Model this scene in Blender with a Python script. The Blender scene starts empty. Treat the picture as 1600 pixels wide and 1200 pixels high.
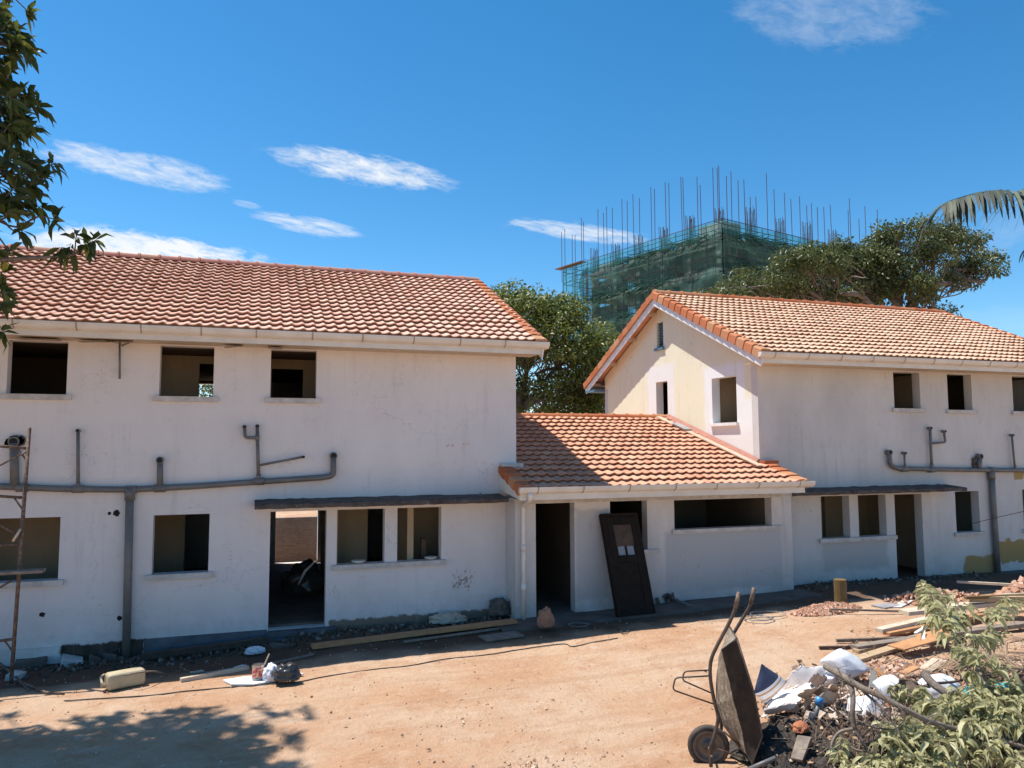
import bpy, math, random
import numpy as np
from mathutils import Vector, Matrix, noise
random.seed(7); RNG = np.random.default_rng(11)
S = bpy.context.scene; COL = S.collection
CAMZ = 3.2
# ------------------------------------------------------------------ camera
F_PX = 1188.0
PI_, RO, YA = math.radians(4.656), math.radians(-.207), math.radians(18.654)
cf = Vector((math.sin(YA)*math.cos(PI_), math.cos(YA)*math.cos(PI_), math.sin(PI_)))
cr = Vector((math.cos(YA), -math.sin(YA), 0)); cu = cr.cross(cf)
cr2 = math.cos(RO)*cr+math.sin(RO)*cu; cu2 = -math.sin(RO)*cr+math.cos(RO)*cu
camd = bpy.data.cameras.new('camera'); cam = bpy.data.objects.new('camera', camd); COL.objects.link(cam)
R = Matrix((cr2, cu2, -cf)).transposed().to_4x4()
cam.matrix_world = Matrix.Translation((0, 0, CAMZ)) @ R
camd.sensor_width = 36; camd.lens = F_PX*36/1600; camd.clip_end = 3000; camd.clip_start = .05
S.camera = cam
def _ray(x, y): return cf+(x-800)/F_PX*cr2-(y-600)/F_PX*cu2
def PY(x, y, Y): v = _ray(x, y); return Vector((0, 0, CAMZ))+v*(Y/v.y)      # surveyed points: a sight line met with a vertical plane
def PZ(x, y, Z): v = _ray(x, y); return Vector((0, 0, CAMZ))+v*((Z-CAMZ)/v.z)  # or with a level plane

# ------------------------------------------------------------------ materials
MATS = {}
def nd(nt, t, **kw):
    n = nt.nodes.new(t)
    for k, v in kw.items(): setattr(n, k, v)
    return n
def new_mat(name):
    m = bpy.data.materials.new(name); m.use_nodes = True; nt = m.node_tree
    b = nt.nodes['Principled BSDF']; MATS[name] = m
    return m, nt, b
def noise_fac(nt, scale, detail=4, rough=.55, vec=None, lo=.35, hi=.65, dim=None):
    n = nd(nt, 'ShaderNodeTexNoise'); n.inputs['Scale'].default_value = scale; n.inputs['Detail'].default_value = detail
    n.inputs['Roughness'].default_value = rough
    if vec is not None: nt.links.new(vec, n.inputs['Vector'])
    r = nd(nt, 'ShaderNodeMapRange'); r.inputs['From Min'].default_value = lo; r.inputs['From Max'].default_value = hi
    nt.links.new(n.outputs['Fac'], r.inputs['Value']); return r.outputs['Result']
def mix(nt, fac, a, b):
    m = nd(nt, 'ShaderNodeMix', data_type='RGBA')
    for s, v in ((m.inputs['Factor'], fac), (m.inputs['A'], a), (m.inputs['B'], b)):
        if isinstance(v, (int, float)): s.default_value = v
        elif isinstance(v, tuple): s.default_value = (*v, 1) if len(v) == 3 else v
        else: nt.links.new(v, s)
    return m.outputs['Result']
def math_(nt, op, a, b=None, c=None, clamp=False):
    m = nd(nt, 'ShaderNodeMath', operation=op); m.use_clamp = clamp
    for i, v in enumerate((a, b, c)):
        if v is None: continue
        if isinstance(v, (int, float)): m.inputs[i].default_value = v
        else: nt.links.new(v, m.inputs[i])
    return m.outputs[0]
def coords(nt):
    g = nd(nt, 'ShaderNodeNewGeometry'); return g.outputs['Position']
def bump(nt, b, h, strength=.3, dist=.02, normal=None):
    n = nd(nt, 'ShaderNodeBump'); n.inputs['Strength'].default_value = strength; n.inputs['Distance'].default_value = dist
    nt.links.new(h, n.inputs['Height']); nt.links.new(n.outputs['Normal'], b.inputs['Normal']); return n
def simple(name, c1, c2=None, scale=6, rough=.8, metal=0, bmp=.2, bscale=40, lo=.35, hi=.65, spec=None):
    m, nt, b = new_mat(name); p = nd(nt, 'ShaderNodeTexCoord').outputs['Object']
    c2 = c2 or tuple(x*.7 for x in c1)
    nt.links.new(mix(nt, noise_fac(nt, scale, 5, .6, p, lo, hi), c1, c2), b.inputs['Base Color'])
    b.inputs['Roughness'].default_value = rough; b.inputs['Metallic'].default_value = metal
    if spec is not None: b.inputs['Specular IOR Level'].default_value = spec
    if bmp: bump(nt, b, noise_fac(nt, bscale, 5, .6, p, 0, 1), bmp, .02)
    return m
def sepxyz(nt, p):
    s = nd(nt, 'ShaderNodeSeparateXYZ'); nt.links.new(p, s.inputs[0]); return s.outputs
def rect_mask(nt, u, v, rect, soft=.12, namp=.3, ns=None):
    """1 inside the rectangle (u0,u1,v0,v1), 0 outside, with a ragged edge"""
    u0, u1, v0, v1 = rect
    du = math_(nt, 'SUBTRACT', math_(nt, 'ABSOLUTE', math_(nt, 'SUBTRACT', u, (u0+u1)/2)), (u1-u0)/2)
    dv = math_(nt, 'SUBTRACT', math_(nt, 'ABSOLUTE', math_(nt, 'SUBTRACT', v, (v0+v1)/2)), (v1-v0)/2)
    d = math_(nt, 'MAXIMUM', du, dv)
    if soft < 0: d = math_(nt, 'SUBTRACT', d, soft); soft = .03
    if ns is not None: d = math_(nt, 'ADD', d, math_(nt, 'MULTIPLY', math_(nt, 'SUBTRACT', ns, .5), namp))
    r = nd(nt, 'ShaderNodeMapRange', interpolation_type='SMOOTHSTEP'); r.inputs['From Min'].default_value = soft; r.inputs['From Max'].default_value = -soft*.2
    nt.links.new(d, r.inputs['Value']); return r.outputs['Result']
def plaster(name, base, dark, patches=(), stain=.35, basez=-.1, rough=.9):
    """patches: (axis, rect, colour, softness, noise amplitude, noise scale)"""
    m, nt, b = new_mat(name); p = coords(nt); x, y, z = sepxyz(nt, p)
    mp = nd(nt, 'ShaderNodeMapping'); mp.inputs['Scale'].default_value = (1, 1, .45); nt.links.new(p, mp.inputs['Vector'])
    c = mix(nt, noise_fac(nt, .9, 5, .6, mp.outputs[0], .38, .7), base, dark)
    c = mix(nt, math_(nt, 'MULTIPLY', noise_fac(nt, 7, 6, .7, p, .56, .74), .35), c, tuple(k*.72 for k in dark))
    for ax, rect, colr, soft, na, ns in patches:
        nn = nd(nt, 'ShaderNodeTexNoise'); nn.inputs['Scale'].default_value = ns; nn.inputs['Detail'].default_value = 6; nn.inputs['Roughness'].default_value = .62
        nt.links.new(p, nn.inputs['Vector'])
        mk = rect_mask(nt, {'x': x, 'y': y}[ax], z, rect, soft, na, nn.outputs['Fac'])
        c = mix(nt, mk, c, colr)
    ms = nd(nt, 'ShaderNodeMapping'); ms.inputs['Scale'].default_value = (5, 5, .35); nt.links.new(p, ms.inputs['Vector'])
    st_ = math_(nt, 'MULTIPLY', noise_fac(nt, 1.3, 5, .65, ms.outputs[0], .55, .75), noise_fac(nt, .6, 3, .5, p, .42, .62))
    c = mix(nt, math_(nt, 'MULTIPLY', st_, .45), c, tuple(k*.66 for k in dark))
    cr_ = nd(nt, 'ShaderNodeTexVoronoi', feature='DISTANCE_TO_EDGE'); cr_.inputs['Scale'].default_value = .8
    wv_ = nd(nt, 'ShaderNodeVectorMath', operation='ADD'); nzc = nd(nt, 'ShaderNodeTexNoise'); nzc.inputs['Scale'].default_value = 3; nzc.inputs['Detail'].default_value = 6; nt.links.new(p, nzc.inputs['Vector']); nt.links.new(p, wv_.inputs[0]); nt.links.new(nzc.outputs['Color'], wv_.inputs[1]); nt.links.new(wv_.outputs[0], cr_.inputs['Vector'])
    crk = math_(nt, 'MULTIPLY', math_(nt, 'LESS_THAN', cr_.outputs['Distance'], .005), noise_fac(nt, .7, 3, .5, p, .5, .6))
    c = mix(nt, math_(nt, 'MULTIPLY', crk, .4), c, tuple(k*.5 for k in dark))
    # splashed earth low on the wall and small chips
    h = nd(nt, 'ShaderNodeMapRange'); h.inputs['From Min'].default_value = basez+.75; h.inputs['From Max'].default_value = basez
    nt.links.new(z, h.inputs['Value'])
    sp = math_(nt, 'MULTIPLY', h.outputs[0], noise_fac(nt, 3.2, 7, .75, p, .38, .75), clamp=True)
    c = mix(nt, math_(nt, 'MULTIPLY', sp, stain), c, (.26, .19, .14))
    nt.links.new(c, b.inputs['Base Color']); b.inputs['Roughness'].default_value = rough
    b.inputs['Specular IOR Level'].default_value = .2
    hb = math_(nt, 'ADD', noise_fac(nt, 60, 4, .6, p, 0, 1), math_(nt, 'MULTIPLY', noise_fac(nt, 3, 3, .5, p, 0, 1), 2.0))
    bump(nt, b, hb, .22, .012)
    return m
def tile_mat(name, c_lo, c_mid, c_hi, dust):
    m, nt, b = new_mat(name); p = nd(nt, 'ShaderNodeTexCoord').outputs['Object']
    a = nd(nt, 'ShaderNodeAttribute', attribute_name='tint')
    r = nd(nt, 'ShaderNodeValToRGB'); e = r.color_ramp.elements
    e[0].color = (*c_lo, 1); e[1].color = (*c_hi, 1); k = e.new(.5); k.color = (*c_mid, 1)
    nt.links.new(a.outputs['Fac'], r.inputs[0])
    c = mix(nt, math_(nt, 'MULTIPLY', noise_fac(nt, 9, 6, .7, p, .42, .7), .4), r.outputs[0], dust)
    c = mix(nt, math_(nt, 'MULTIPLY', noise_fac(nt, 2.2, 6, .7, p, .55, .75), .45), c, tuple(k*.5 for k in c_lo))
    nt.links.new(c, b.inputs['Base Color']); b.inputs['Roughness'].default_value = .92; b.inputs['Specular IOR Level'].default_value = .12
    bump(nt, b, noise_fac(nt, 70, 4, .6, p, 0, 1), .3, .008)
    return m
def leaf_mat(name, dark, mid, light, rough=.45, trans=.35, yellow=None):
    m, nt, b = new_mat(name)
    a = nd(nt, 'ShaderNodeAttribute', attribute_name='tint')
    r = nd(nt, 'ShaderNodeValToRGB'); e = r.color_ramp.elements
    e[0].color = (*dark, 1); e[1].color = (*(yellow or light), 1); k = e.new(.5); k.color = (*mid, 1); k = e.new(.88); k.color = (*light, 1)
    nt.links.new(a.outputs['Fac'], r.inputs[0]); nt.links.new(r.outputs[0], b.inputs['Base Color'])
    b.inputs['Roughness'].default_value = rough; b.inputs['Specular IOR Level'].default_value = .4
    t = nd(nt, 'ShaderNodeBsdfTranslucent'); nt.links.new(mix(nt, .5, r.outputs[0], tuple(min(1, k*1.6) for k in light)), t.inputs['Color'])
    mx = nd(nt, 'ShaderNodeMixShader'); mx.inputs[0].default_value = trans
    nt.links.new(b.outputs[0], mx.inputs[1]); nt.links.new(t.outputs[0], mx.inputs[2])
    nt.links.new(mx.outputs[0], nt.nodes['Material Output'].inputs['Surface'])
    return m
WHITE = (.74, .70, .685); WHITE2 = (.67, .63, .615)
pl_left = plaster('plaster_left', WHITE, WHITE2, [
    ('x', (-2.95, -1.72, -.6, -.08), (.045, .038, .032), .03, .18, 5),
    ('x', (3.5, 4.3, .25, .9), (.36, .31, .27), -.30, 1.1, 18),
    ('x', (3.55, 4.15, 3.16, 3.3), (.55, .2, .15), -.1, .42, 9),
    ('x', (1.4, 4.6, -.3, -.02), (.22, .16, .12), .04, .22, 6)])
pl_mid = plaster('plaster_middle', (.65, .62, .59), (.50, .475, .45), [('x', (8.1, 10.9, .2, 1.38), (.46, .455, .45), .08, .2, 3),
    ('x', (6.1, 6.75, .2, 1.9), (.47, .46, .45), .08, .2, 4)], stain=.5)
pl_right = plaster('plaster_right', (.63, .605, .58), (.52, .50, .48), [
    ('x', (16.9, 17.9, -.1, .38), (.36, .25, .10), .05, .5, 1.6),
    ('x', (17.9, 19.3, .2, .72), (.36, .25, .10), .02, .65, 2.6),
    ('x', (18.7, 19.0, 2.3, 2.45), (.38, .27, .12), .03, .3, 3),
    ('x', (12.6, 14.4, .35, .9), (.47, .45, .43), .1, .35, 2.5)], stain=.5)
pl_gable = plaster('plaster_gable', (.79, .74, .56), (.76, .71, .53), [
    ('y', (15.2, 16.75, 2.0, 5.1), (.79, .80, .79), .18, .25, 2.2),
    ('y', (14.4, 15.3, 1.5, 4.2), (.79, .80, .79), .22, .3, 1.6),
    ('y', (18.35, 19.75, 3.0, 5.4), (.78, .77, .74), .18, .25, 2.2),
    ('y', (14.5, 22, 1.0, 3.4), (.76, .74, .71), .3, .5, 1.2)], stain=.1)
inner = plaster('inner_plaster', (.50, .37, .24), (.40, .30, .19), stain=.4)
inner_shade = plaster('inner_shaded', (.15, .11, .08), (.10, .075, .055), stain=.4)  # darkened copy of the inner plaster, gloom of unlit rooms painted in
tile_l = tile_mat('tile_left', (.57, .29, .21), (.71, .42, .32), (.75, .53, .40), (.75, .57, .46))
tile_m = tile_mat('tile_middle', (.46, .20, .12), (.61, .305, .195), (.66, .39, .26), (.68, .45, .32))
tile_r = tile_mat('tile_right', (.55, .30, .20), (.70, .44, .30), (.74, .53, .38), (.75, .56, .43))
cap_m = tile_mat('cap_orange', (.42, .12, .05), (.50, .17, .075), (.52, .28, .15), (.50, .24, .14))
cap_l = tile_mat('cap_pink', (.46, .19, .14), (.52, .24, .18), (.50, .30, .20), (.58, .36, .28))
fillet_m = simple('fillet_red', (.40, .17, .12), (.33, .14, .10), 5, .8)
white_paint = simple('white_paint', (.74, .70, .64), (.66, .61, .54), 3, .55, 0, .05)
gut_m = simple('gutter_pvc', (.76, .72, .66), (.68, .62, .54), 2.5, .4, 0, .03)
joint_m = simple('gutter_joint', (.40, .32, .25), (.33, .26, .2), 5, .6, 0, 0)
sill_m = simple('sill_concrete', (.60, .58, .55), (.44, .41, .38), 6, .85)
pipe_m = simple('grey_pipe', (.17, .165, .155), (.12, .115, .11), 5, .45, 0, .08)
black_m = simple('black_hole', (.02, .018, .016), (.015, .013, .012), 5, .9)
blue_paint = simple('blue_paint', (.10, .22, .32), (.07, .15, .22), 5, .6)
blue_plinth = simple('plinth_blue_grey', (.12, .135, .16), (.06, .065, .07), 2.5, .7)
concrete_dark = simple('concrete_mossy', (.16, .13, .11), (.07, .055, .045), 7, .95, 0, .5, 30)
apron_m = simple('apron_concrete', (.15, .12, .10), (.09, .07, .058), 3, .95, 0, .4, 30)
wood_raw = simple('timber_raw', (.50, .36, .22), (.38, .26, .15), 9, .8, 0, .2)
wood_pale = simple('timber_pale', (.62, .52, .40), (.50, .40, .29), 8, .85, 0, .2)
wood_old = simple('timber_old', (.30, .24, .19), (.18, .14, .11), 12, .9, 0, .3)
wood_dark = simple('timber_dark', (.10, .06, .04), (.06, .035, .025), 8, .8, 0, .2)
wood_orange = simple('timber_orange', (.55, .28, .12), (.42, .20, .09), 9, .7, 0, .15)
door_m = simple('door_brown', (.022, .016, .012), (.014, .010, .008), 10, .8, 0, .15, spec=.15)
rust = simple('rusty_steel', (.14, .085, .06), (.30, .22, .17), 16, .75, .3, .3, 60, .45, .7)
rust_dark = simple('dark_steel', (.07, .05, .042), (.13, .09, .07), 14, .6, .4, .3, 60)
barrow_m = simple('barrow_tray', (.22, .17, .12), (.40, .36, .30), 18, .8, .2, .5, 50, .45, .68)
rubber = simple('rubber', (.035, .03, .028), (.11, .08, .06), 9, .8, 0, .2)
rim_m = simple('rim_steel', (.12, .10, .09), (.2, .15, .11), 9, .6, .4, .2)
jerry_m = simple('jerrycan_plastic', (.52, .43, .28), (.42, .34, .21), 8, .5, 0, .05)
white_board = simple('white_board', (.80, .79, .78), (.70, .68, .66), 3, .7)
tin_m = simple('tin', (.55, .53, .5), (.35, .3, .28), 9, .4, .5, .05)
tin_label = simple('tin_label', (.55, .06, .12), (.75, .55, .25), 22, .5, 0, 0, 40, .52, .56)
plastic_black = simple('black_plastic', (.03, .03, .032), (.05, .05, .05), 4, .25, 0, .3, 20)
sack_white = simple('sack_white', (.78, .78, .80), (.66, .66, .70), 4, .75, 0, .25, 30)
paper_m = simple('card_white', (.82, .78, .74), (.74, .62, .55), 3, .85, 0, .15, .2)
card_m = simple('card_brown', (.58, .46, .36), (.45, .34, .25), 5, .9)
soil_m = simple('dark_soil', (.05, .04, .033), (.09, .07, .055), 7, .95, 0, .9, 25)
soil_r = simple('red_soil', (.22, .11, .06), (.13, .07, .045), 7, .95, 0, .9, 25)
brick_m = simple('brick_orange', (.46, .17, .08), (.34, .12, .06), 12, .95, 0, .5)
teal_m = simple('teal_plastic', (.05, .42, .42), (.04, .32, .34), 6, .4, 0, .3, 20)
cloth_brown = simple('cloth_brown', (.13, .085, .06), (.22, .16, .11), 5, .9, 0, .3, 30)
bark_m = simple('bark', (.13, .095, .07), (.22, .18, .15), 10, .95, 0, .6, 30)
bark_pale = simple('bark_pale', (.26, .21, .16), (.15, .11, .085), 12, .9, 0, .5, 30)
dry_m = simple('dry_frond', (.36, .25, .16), (.24, .16, .10), 9, .85, 0, .2)
bag_orange = simple('mesh_bag', (.42, .22, .13), (.30, .15, .09), 25, .85, 0, .4, 60)
cable_m = simple('cable', (.05, .042, .038), (.09, .08, .07), 9, .7, 0, 0)
wire_m = simple('wire_grey', (.3, .29, .28), (.2, .19, .18), 9, .5, .3, 0)
pole_m = simple('scaffold_pole', (.13, .065, .075), (.08, .045, .06), 5, .6, .2, 0)
pole_b = simple('scaffold_pole_grey', (.10, .09, .10), (.07, .06, .06), 5, .6, .2, 0)
conc_m = simple('tower_concrete', (.48, .46, .43), (.33, .31, .29), 1.2, .9, 0, .2)
bowl_m = simple('bowl_white', (.78, .75, .70), (.68, .64, .58), 5, .3, 0, 0)
yellow_m = simple('yellow_tin', (.19, .12, .035), (.13, .08, .03), 5, .7, 0, .2)
paint_scrap = simple('flashing_board', (.64, .47, .34), (.54, .38, .27), 5, .8)
grey_sheet = simple('grey_sheet', (.36, .35, .36), (.28, .27, .28), 5, .6)
leaf_near = leaf_mat('leaf_near', (.03, .042, .012), (.06, .082, .02), (.15, .18, .035), .42, .35, (.34, .33, .04))
leaf_mid = leaf_mat('leaf_mid', (.05, .07, .014), (.115, .15, .03), (.26, .28, .06), .42, .3)
leaf_far = leaf_mat('leaf_far', (.05, .065, .02), (.095, .118, .036), (.17, .19, .06), .4, .25)
leaf_wilt = leaf_mat('leaf_wilt', (.25, .235, .105), (.42, .395, .20), (.58, .54, .31), .6, .3, (.66, .62, .44))
leaf_palm = leaf_mat('leaf_palm', (.022, .03, .015), (.035, .046, .025), (.13, .15, .09), .65, .05)
litter_m = leaf_mat('litter', (.20, .10, .05), (.42, .27, .16), (.62, .48, .34), .8, .1, (.75, .68, .6))

def ground_material():
    m, nt, b = new_mat('earth'); p = coords(nt)
    c = mix(nt, noise_fac(nt, .45, 6, .62, p, .40, .60), (.50, .295, .175), (.56, .39, .265))
    c = mix(nt, math_(nt, 'MULTIPLY', noise_fac(nt, 1.7, 7, .7, p, .5, .72), .7), c, (.38, .18, .085))
    mp = nd(nt, 'ShaderNodeMapping'); mp.inputs['Scale'].default_value = (1, 2.6, 1); mp.inputs['Rotation'].default_value = (0, 0, .25); nt.links.new(p, mp.inputs['Vector'])
    c = mix(nt, math_(nt, 'MULTIPLY', noise_fac(nt, 2.6, 8, .72, mp.outputs[0], .52, .72), .65), c, (.60, .45, .33))
    c = mix(nt, math_(nt, 'MULTIPLY', noise_fac(nt, 38, 5, .75, p, .52, .75), .55), c, (.36, .19, .10))
    c = mix(nt, math_(nt, 'MULTIPLY', noise_fac(nt, 85, 3, .6, p, .62, .72), .5), c, (.78, .66, .54))
    tr = nd(nt, 'ShaderNodeMapping'); tr.inputs['Rotation'].default_value = (0, 0, -.22); tr.inputs['Scale'].default_value = (.22, 2.4, 1); nt.links.new(p, tr.inputs['Vector'])
    c = mix(nt, math_(nt, 'MULTIPLY', noise_fac(nt, 1.1, 4, .55, tr.outputs[0], .52, .64), .38), c, (.40, .22, .13))
    c = mix(nt, math_(nt, 'MULTIPLY', noise_fac(nt, .8, 6, .75, p, .60, .68), .55), c, (.60, .49, .39))
    # dark earth along the houses, with the eave shade painted in
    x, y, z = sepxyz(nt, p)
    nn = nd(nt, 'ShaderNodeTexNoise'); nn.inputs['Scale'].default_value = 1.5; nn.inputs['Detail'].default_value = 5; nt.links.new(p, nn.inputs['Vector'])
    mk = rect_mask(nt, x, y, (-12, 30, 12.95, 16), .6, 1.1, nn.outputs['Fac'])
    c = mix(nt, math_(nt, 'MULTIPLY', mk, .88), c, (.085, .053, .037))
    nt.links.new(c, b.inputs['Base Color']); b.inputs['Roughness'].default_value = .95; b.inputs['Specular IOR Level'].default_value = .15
    h = math_(nt, 'ADD', noise_fac(nt, 45, 6, .75, p, 0, 1), math_(nt, 'MULTIPLY', noise_fac(nt, 9, 5, .65, p, 0, 1), 2.5))
    bump(nt, b, h, .75, .03)
    return m
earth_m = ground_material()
def brick_wall_mat():
    m, nt, b = new_mat('brick_wall'); p = coords(nt)
    mp = nd(nt, 'ShaderNodeMapping'); mp.inputs['Rotation'].default_value = (math.pi/2, 0, 0); nt.links.new(p, mp.inputs['Vector'])
    t = nd(nt, 'ShaderNodeTexBrick'); t.inputs['Scale'].default_value = 4.5; nt.links.new(mp.outputs[0], t.inputs['Vector'])
    t.inputs['Color1'].default_value = (.17, .12, .10, 1); t.inputs['Color2'].default_value = (.23, .18, .15, 1); t.inputs['Mortar'].default_value = (.27, .24, .22, 1)
    nt.links.new(t.outputs['Color'], b.inputs['Base Color']); b.inputs['Roughness'].default_value = .95; return m
brick_w = brick_wall_mat()
def net_material(name, col, opacity, opa2):
    m, nt, b = new_mat(name); p = coords(nt)
    c = mix(nt, noise_fac(nt, .5, 6, .7, p, .35, .7), col, tuple(k*.55 for k in col))
    nt.links.new(c, b.inputs['Base Color']); b.inputs['Roughness'].default_value = .7; b.inputs['Specular IOR Level'].default_value = .2
    tr = nd(nt, 'ShaderNodeBsdfTransparent'); tr.inputs['Color'].default_value = (.75, .95, .90, 1)
    tl = nd(nt, 'ShaderNodeBsdfTranslucent'); nt.links.new(c, tl.inputs['Color'])
    m1 = nd(nt, 'ShaderNodeMixShader'); m1.inputs[0].default_value = .35; nt.links.new(b.outputs[0], m1.inputs[1]); nt.links.new(tl.outputs[0], m1.inputs[2])
    m2 = nd(nt, 'ShaderNodeMixShader')
    f = nd(nt, 'ShaderNodeMapRange'); f.inputs['To Min'].default_value = opacity; f.inputs['To Max'].default_value = opa2
    mp = nd(nt, 'ShaderNodeMapping'); mp.inputs['Scale'].default_value = (1, 1, .3); nt.links.new(p, mp.inputs['Vector'])
    nt.links.new(noise_fac(nt, .8, 5, .6, mp.outputs[0], .35, .65), f.inputs['Value']); nt.links.new(f.outputs[0], m2.inputs[0])
    nt.links.new(tr.outputs[0], m2.inputs[1]); nt.links.new(m1.outputs[0], m2.inputs[2])
    nt.links.new(m2.outputs[0], nt.nodes['Material Output'].inputs['Surface']); return m
net_m = net_material('green_net', (.075, .17, .14), .46, .86)
net_thin = net_material('thin_net', (.10, .38, .38), .18, .35)
def striped_mat():
    m, nt, b = new_mat('striped_cloth'); p = nd(nt, 'ShaderNodeTexCoord').outputs['Generated']; x, y, z = sepxyz(nt, p)
    r = nd(nt, 'ShaderNodeValToRGB'); r.color_ramp.interpolation = 'CONSTANT'; e = r.color_ramp.elements
    e[0].color = (.15, .4, .62, 1); e[1].position = .07; e[1].color = (.78, .78, .8, 1)
    for q, cc in ((.16, (.55, .3, .1)), (.2, (.78, .78, .8)), (.33, (.55, .3, .1)), (.38, (.78, .78, .8)), (.45, (.03, .04, .085))):
        k = e.new(q); k.color = (*cc, 1)
    nt.links.new(math_(nt, 'ADD', z, math_(nt, 'MULTIPLY', math_(nt, 'SUBTRACT', x, .3), -.25)), r.inputs[0]); nt.links.new(r.outputs[0], b.inputs['Base Color']); b.inputs['Roughness'].default_value = .7
    bump(nt, b, noise_fac(nt, 6, 4, .5, p, 0, 1), .4, .03); return m
stripe_m = striped_mat()

# ------------------------------------------------------------------ mesh builder
class MB:
    def __init__(s): s.v = []; s.f = []; s.t = None
    def add(s, v, f):
        n = len(s.v); s.v += [tuple(q) for q in v]; s.f += [tuple(i+n for i in g) for g in f]; return s
    def box(s, x0, y0, z0, x1, y1, z1):
        return s.add([(x0, y0, z0), (x1, y0, z0), (x1, y1, z0), (x0, y1, z0), (x0, y0, z1), (x1, y0, z1), (x1, y1, z1), (x0, y1, z1)],
                     [(0, 3, 2, 1), (4, 5, 6, 7), (0, 1, 5, 4), (1, 2, 6, 5), (2, 3, 7, 6), (3, 0, 4, 7)])
    def obox(s, c, ax, ay, az):
        c, ax, ay, az = map(Vector, (c, ax, ay, az)); v = []
        for k in (-1, 1):
            for i, j in ((-1, -1), (1, -1), (1, 1), (-1, 1)): v.append(c+ax*i+ay*j+az*k)
        return s.add(v, [(0, 3, 2, 1), (4, 5, 6, 7), (0, 1, 5, 4), (1, 2, 6, 5), (2, 3, 7, 6), (3, 0, 4, 7)])
    def beam(s, a, b, w, t, up=(0, 0, 1)):
        a, b = Vector(a), Vector(b); d = (b-a); n = d.normalized(); up = Vector(up)
        side = n.cross(up)
        if side.length < 1e-3: side = n.cross(Vector((0, 1, 0)))
        side.normalize(); u = side.cross(n)
        return s.obox((a+b)/2, d/2, side*w/2, u*t/2)
    def tube(s, pts, r, seg=8, cap=True):
        pts = [Vector(p) for p in pts]; rs = r if isinstance(r, (list, tuple)) else [r]*len(pts)
        n0 = len(s.v); ref = None
        for i, p in enumerate(pts):
            t = (pts[min(i+1, len(pts)-1)]-pts[max(i-1, 0)]).normalized()
            if ref is None: ref = t.orthogonal().normalized()
            ref = (ref-t*ref.dot(t)).normalized(); q = t.cross(ref)
            for k in range(seg):
                a = 2*math.pi*k/seg; s.v.append(tuple(p+(ref*math.cos(a)+q*math.sin(a))*rs[i]))
        for i in range(len(pts)-1):
            for k in range(seg):
                a = n0+i*seg+k; b = n0+i*seg+(k+1) % seg; s.f.append((a, b, b+seg, a+seg))
        if cap: s.f.append(tuple(n0+k for k in reversed(range(seg)))); e = n0+(len(pts)-1)*seg; s.f.append(tuple(e+k for k in range(seg)))
        return s
    def build(s, name, mat, parent=None, smooth=False, tint=None):
        me = bpy.data.meshes.new(name); me.from_pydata(s.v, [], s.f); me.materials.append(mat)
        if smooth: me.polygons.foreach_set('use_smooth', [True]*len(me.polygons))
        if tint is not None:
            a = me.attributes.new('tint', 'FLOAT', 'FACE'); a.data.foreach_set('value', tint)
        me.update(); o = bpy.data.objects.new(name, me); COL.objects.link(o)
        if parent: o.parent = parent; o.matrix_parent_inverse = Matrix.Translation(-parent.location) if parent.type == 'EMPTY' and parent.location.length else Matrix()
        return o
def tag(o, label=None, cat=None, group=None, kind=None):
    if label: o['label'] = label
    if cat: o['category'] = cat
    if group: o['group'] = group
    if kind: o['kind'] = kind
    return o
def empty(name, loc, label, cat, group=None):
    o = bpy.data.objects.new(name, None); COL.objects.link(o); o.location = loc; o.empty_display_size = .2
    return tag(o, label, cat, group)
def bend(pts, r=.08, n=5):
    """round the corners of a pipe run"""
    P = [Vector(p) for p in pts]; out = [P[0]]
    for i in range(1, len(P)-1):
        a = (P[i-1]-P[i]); b = (P[i+1]-P[i]); ra = min(r, a.length*.45, b.length*.45)
        A = P[i]+a.normalized()*ra; B = P[i]+b.normalized()*ra
        for k in range(n+1):
            t = k/n; out.append(A*(1-t)**2+P[i]*2*t*(1-t)+B*t*t)
    out.append(P[-1]); return out
def smooth_curve(pts, n=6):
    P = [Vector(p) for p in pts]; out = []
    for i in range(len(P)-1):
        p0 = P[max(i-1, 0)]; p1 = P[i]; p2 = P[i+1]; p3 = P[min(i+2, len(P)-1)]
        for k in range(n):
            t = k/n; out.append(.5*((2*p1)+(p2-p0)*t+(2*p0-5*p1+4*p2-p3)*t*t+(-p0+3*p1-3*p2+p3)*t**3))
    out.append(P[-1]); return out

# ------------------------------------------------------------------ sky, sun
W = bpy.data.worlds.new('World'); S.world = W; W.use_nodes = True; nt = W.node_tree
SUN = Vector((-.355, .27, 1)).normalized()
elev = math.asin(SUN.z); rot = math.atan2(SUN.x, SUN.y)
sky = nd(nt, 'ShaderNodeTexSky', sky_type='NISHITA'); sky.sun_disc = False; sky.sun_elevation = elev; sky.sun_rotation = rot
sky.air_density = 1.0; sky.dust_density = .3; sky.ozone_density = 2.5; sky.altitude = 1200
bg = nt.nodes['Background']
hs = nd(nt, 'ShaderNodeHueSaturation'); hs.inputs['Saturation'].default_value = 1.33; hs.inputs['Value'].default_value = 1.42; hs.inputs['Hue'].default_value = .492
nt.links.new(sky.outputs[0], hs.inputs['Color'])
tc = nd(nt, 'ShaderNodeTexCoord').outputs['Generated']
def vdot(v, c):
    n = nd(nt, 'ShaderNodeVectorMath', operation='DOT_PRODUCT'); nt.links.new(v, n.inputs[0]); n.inputs[1].default_value = c; return n.outputs['Value']
nz = nd(nt, 'ShaderNodeTexNoise'); nz.inputs['Scale'].default_value = 9; nz.inputs['Detail'].default_value = 8; nz.inputs['Roughness'].default_value = .62
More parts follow.
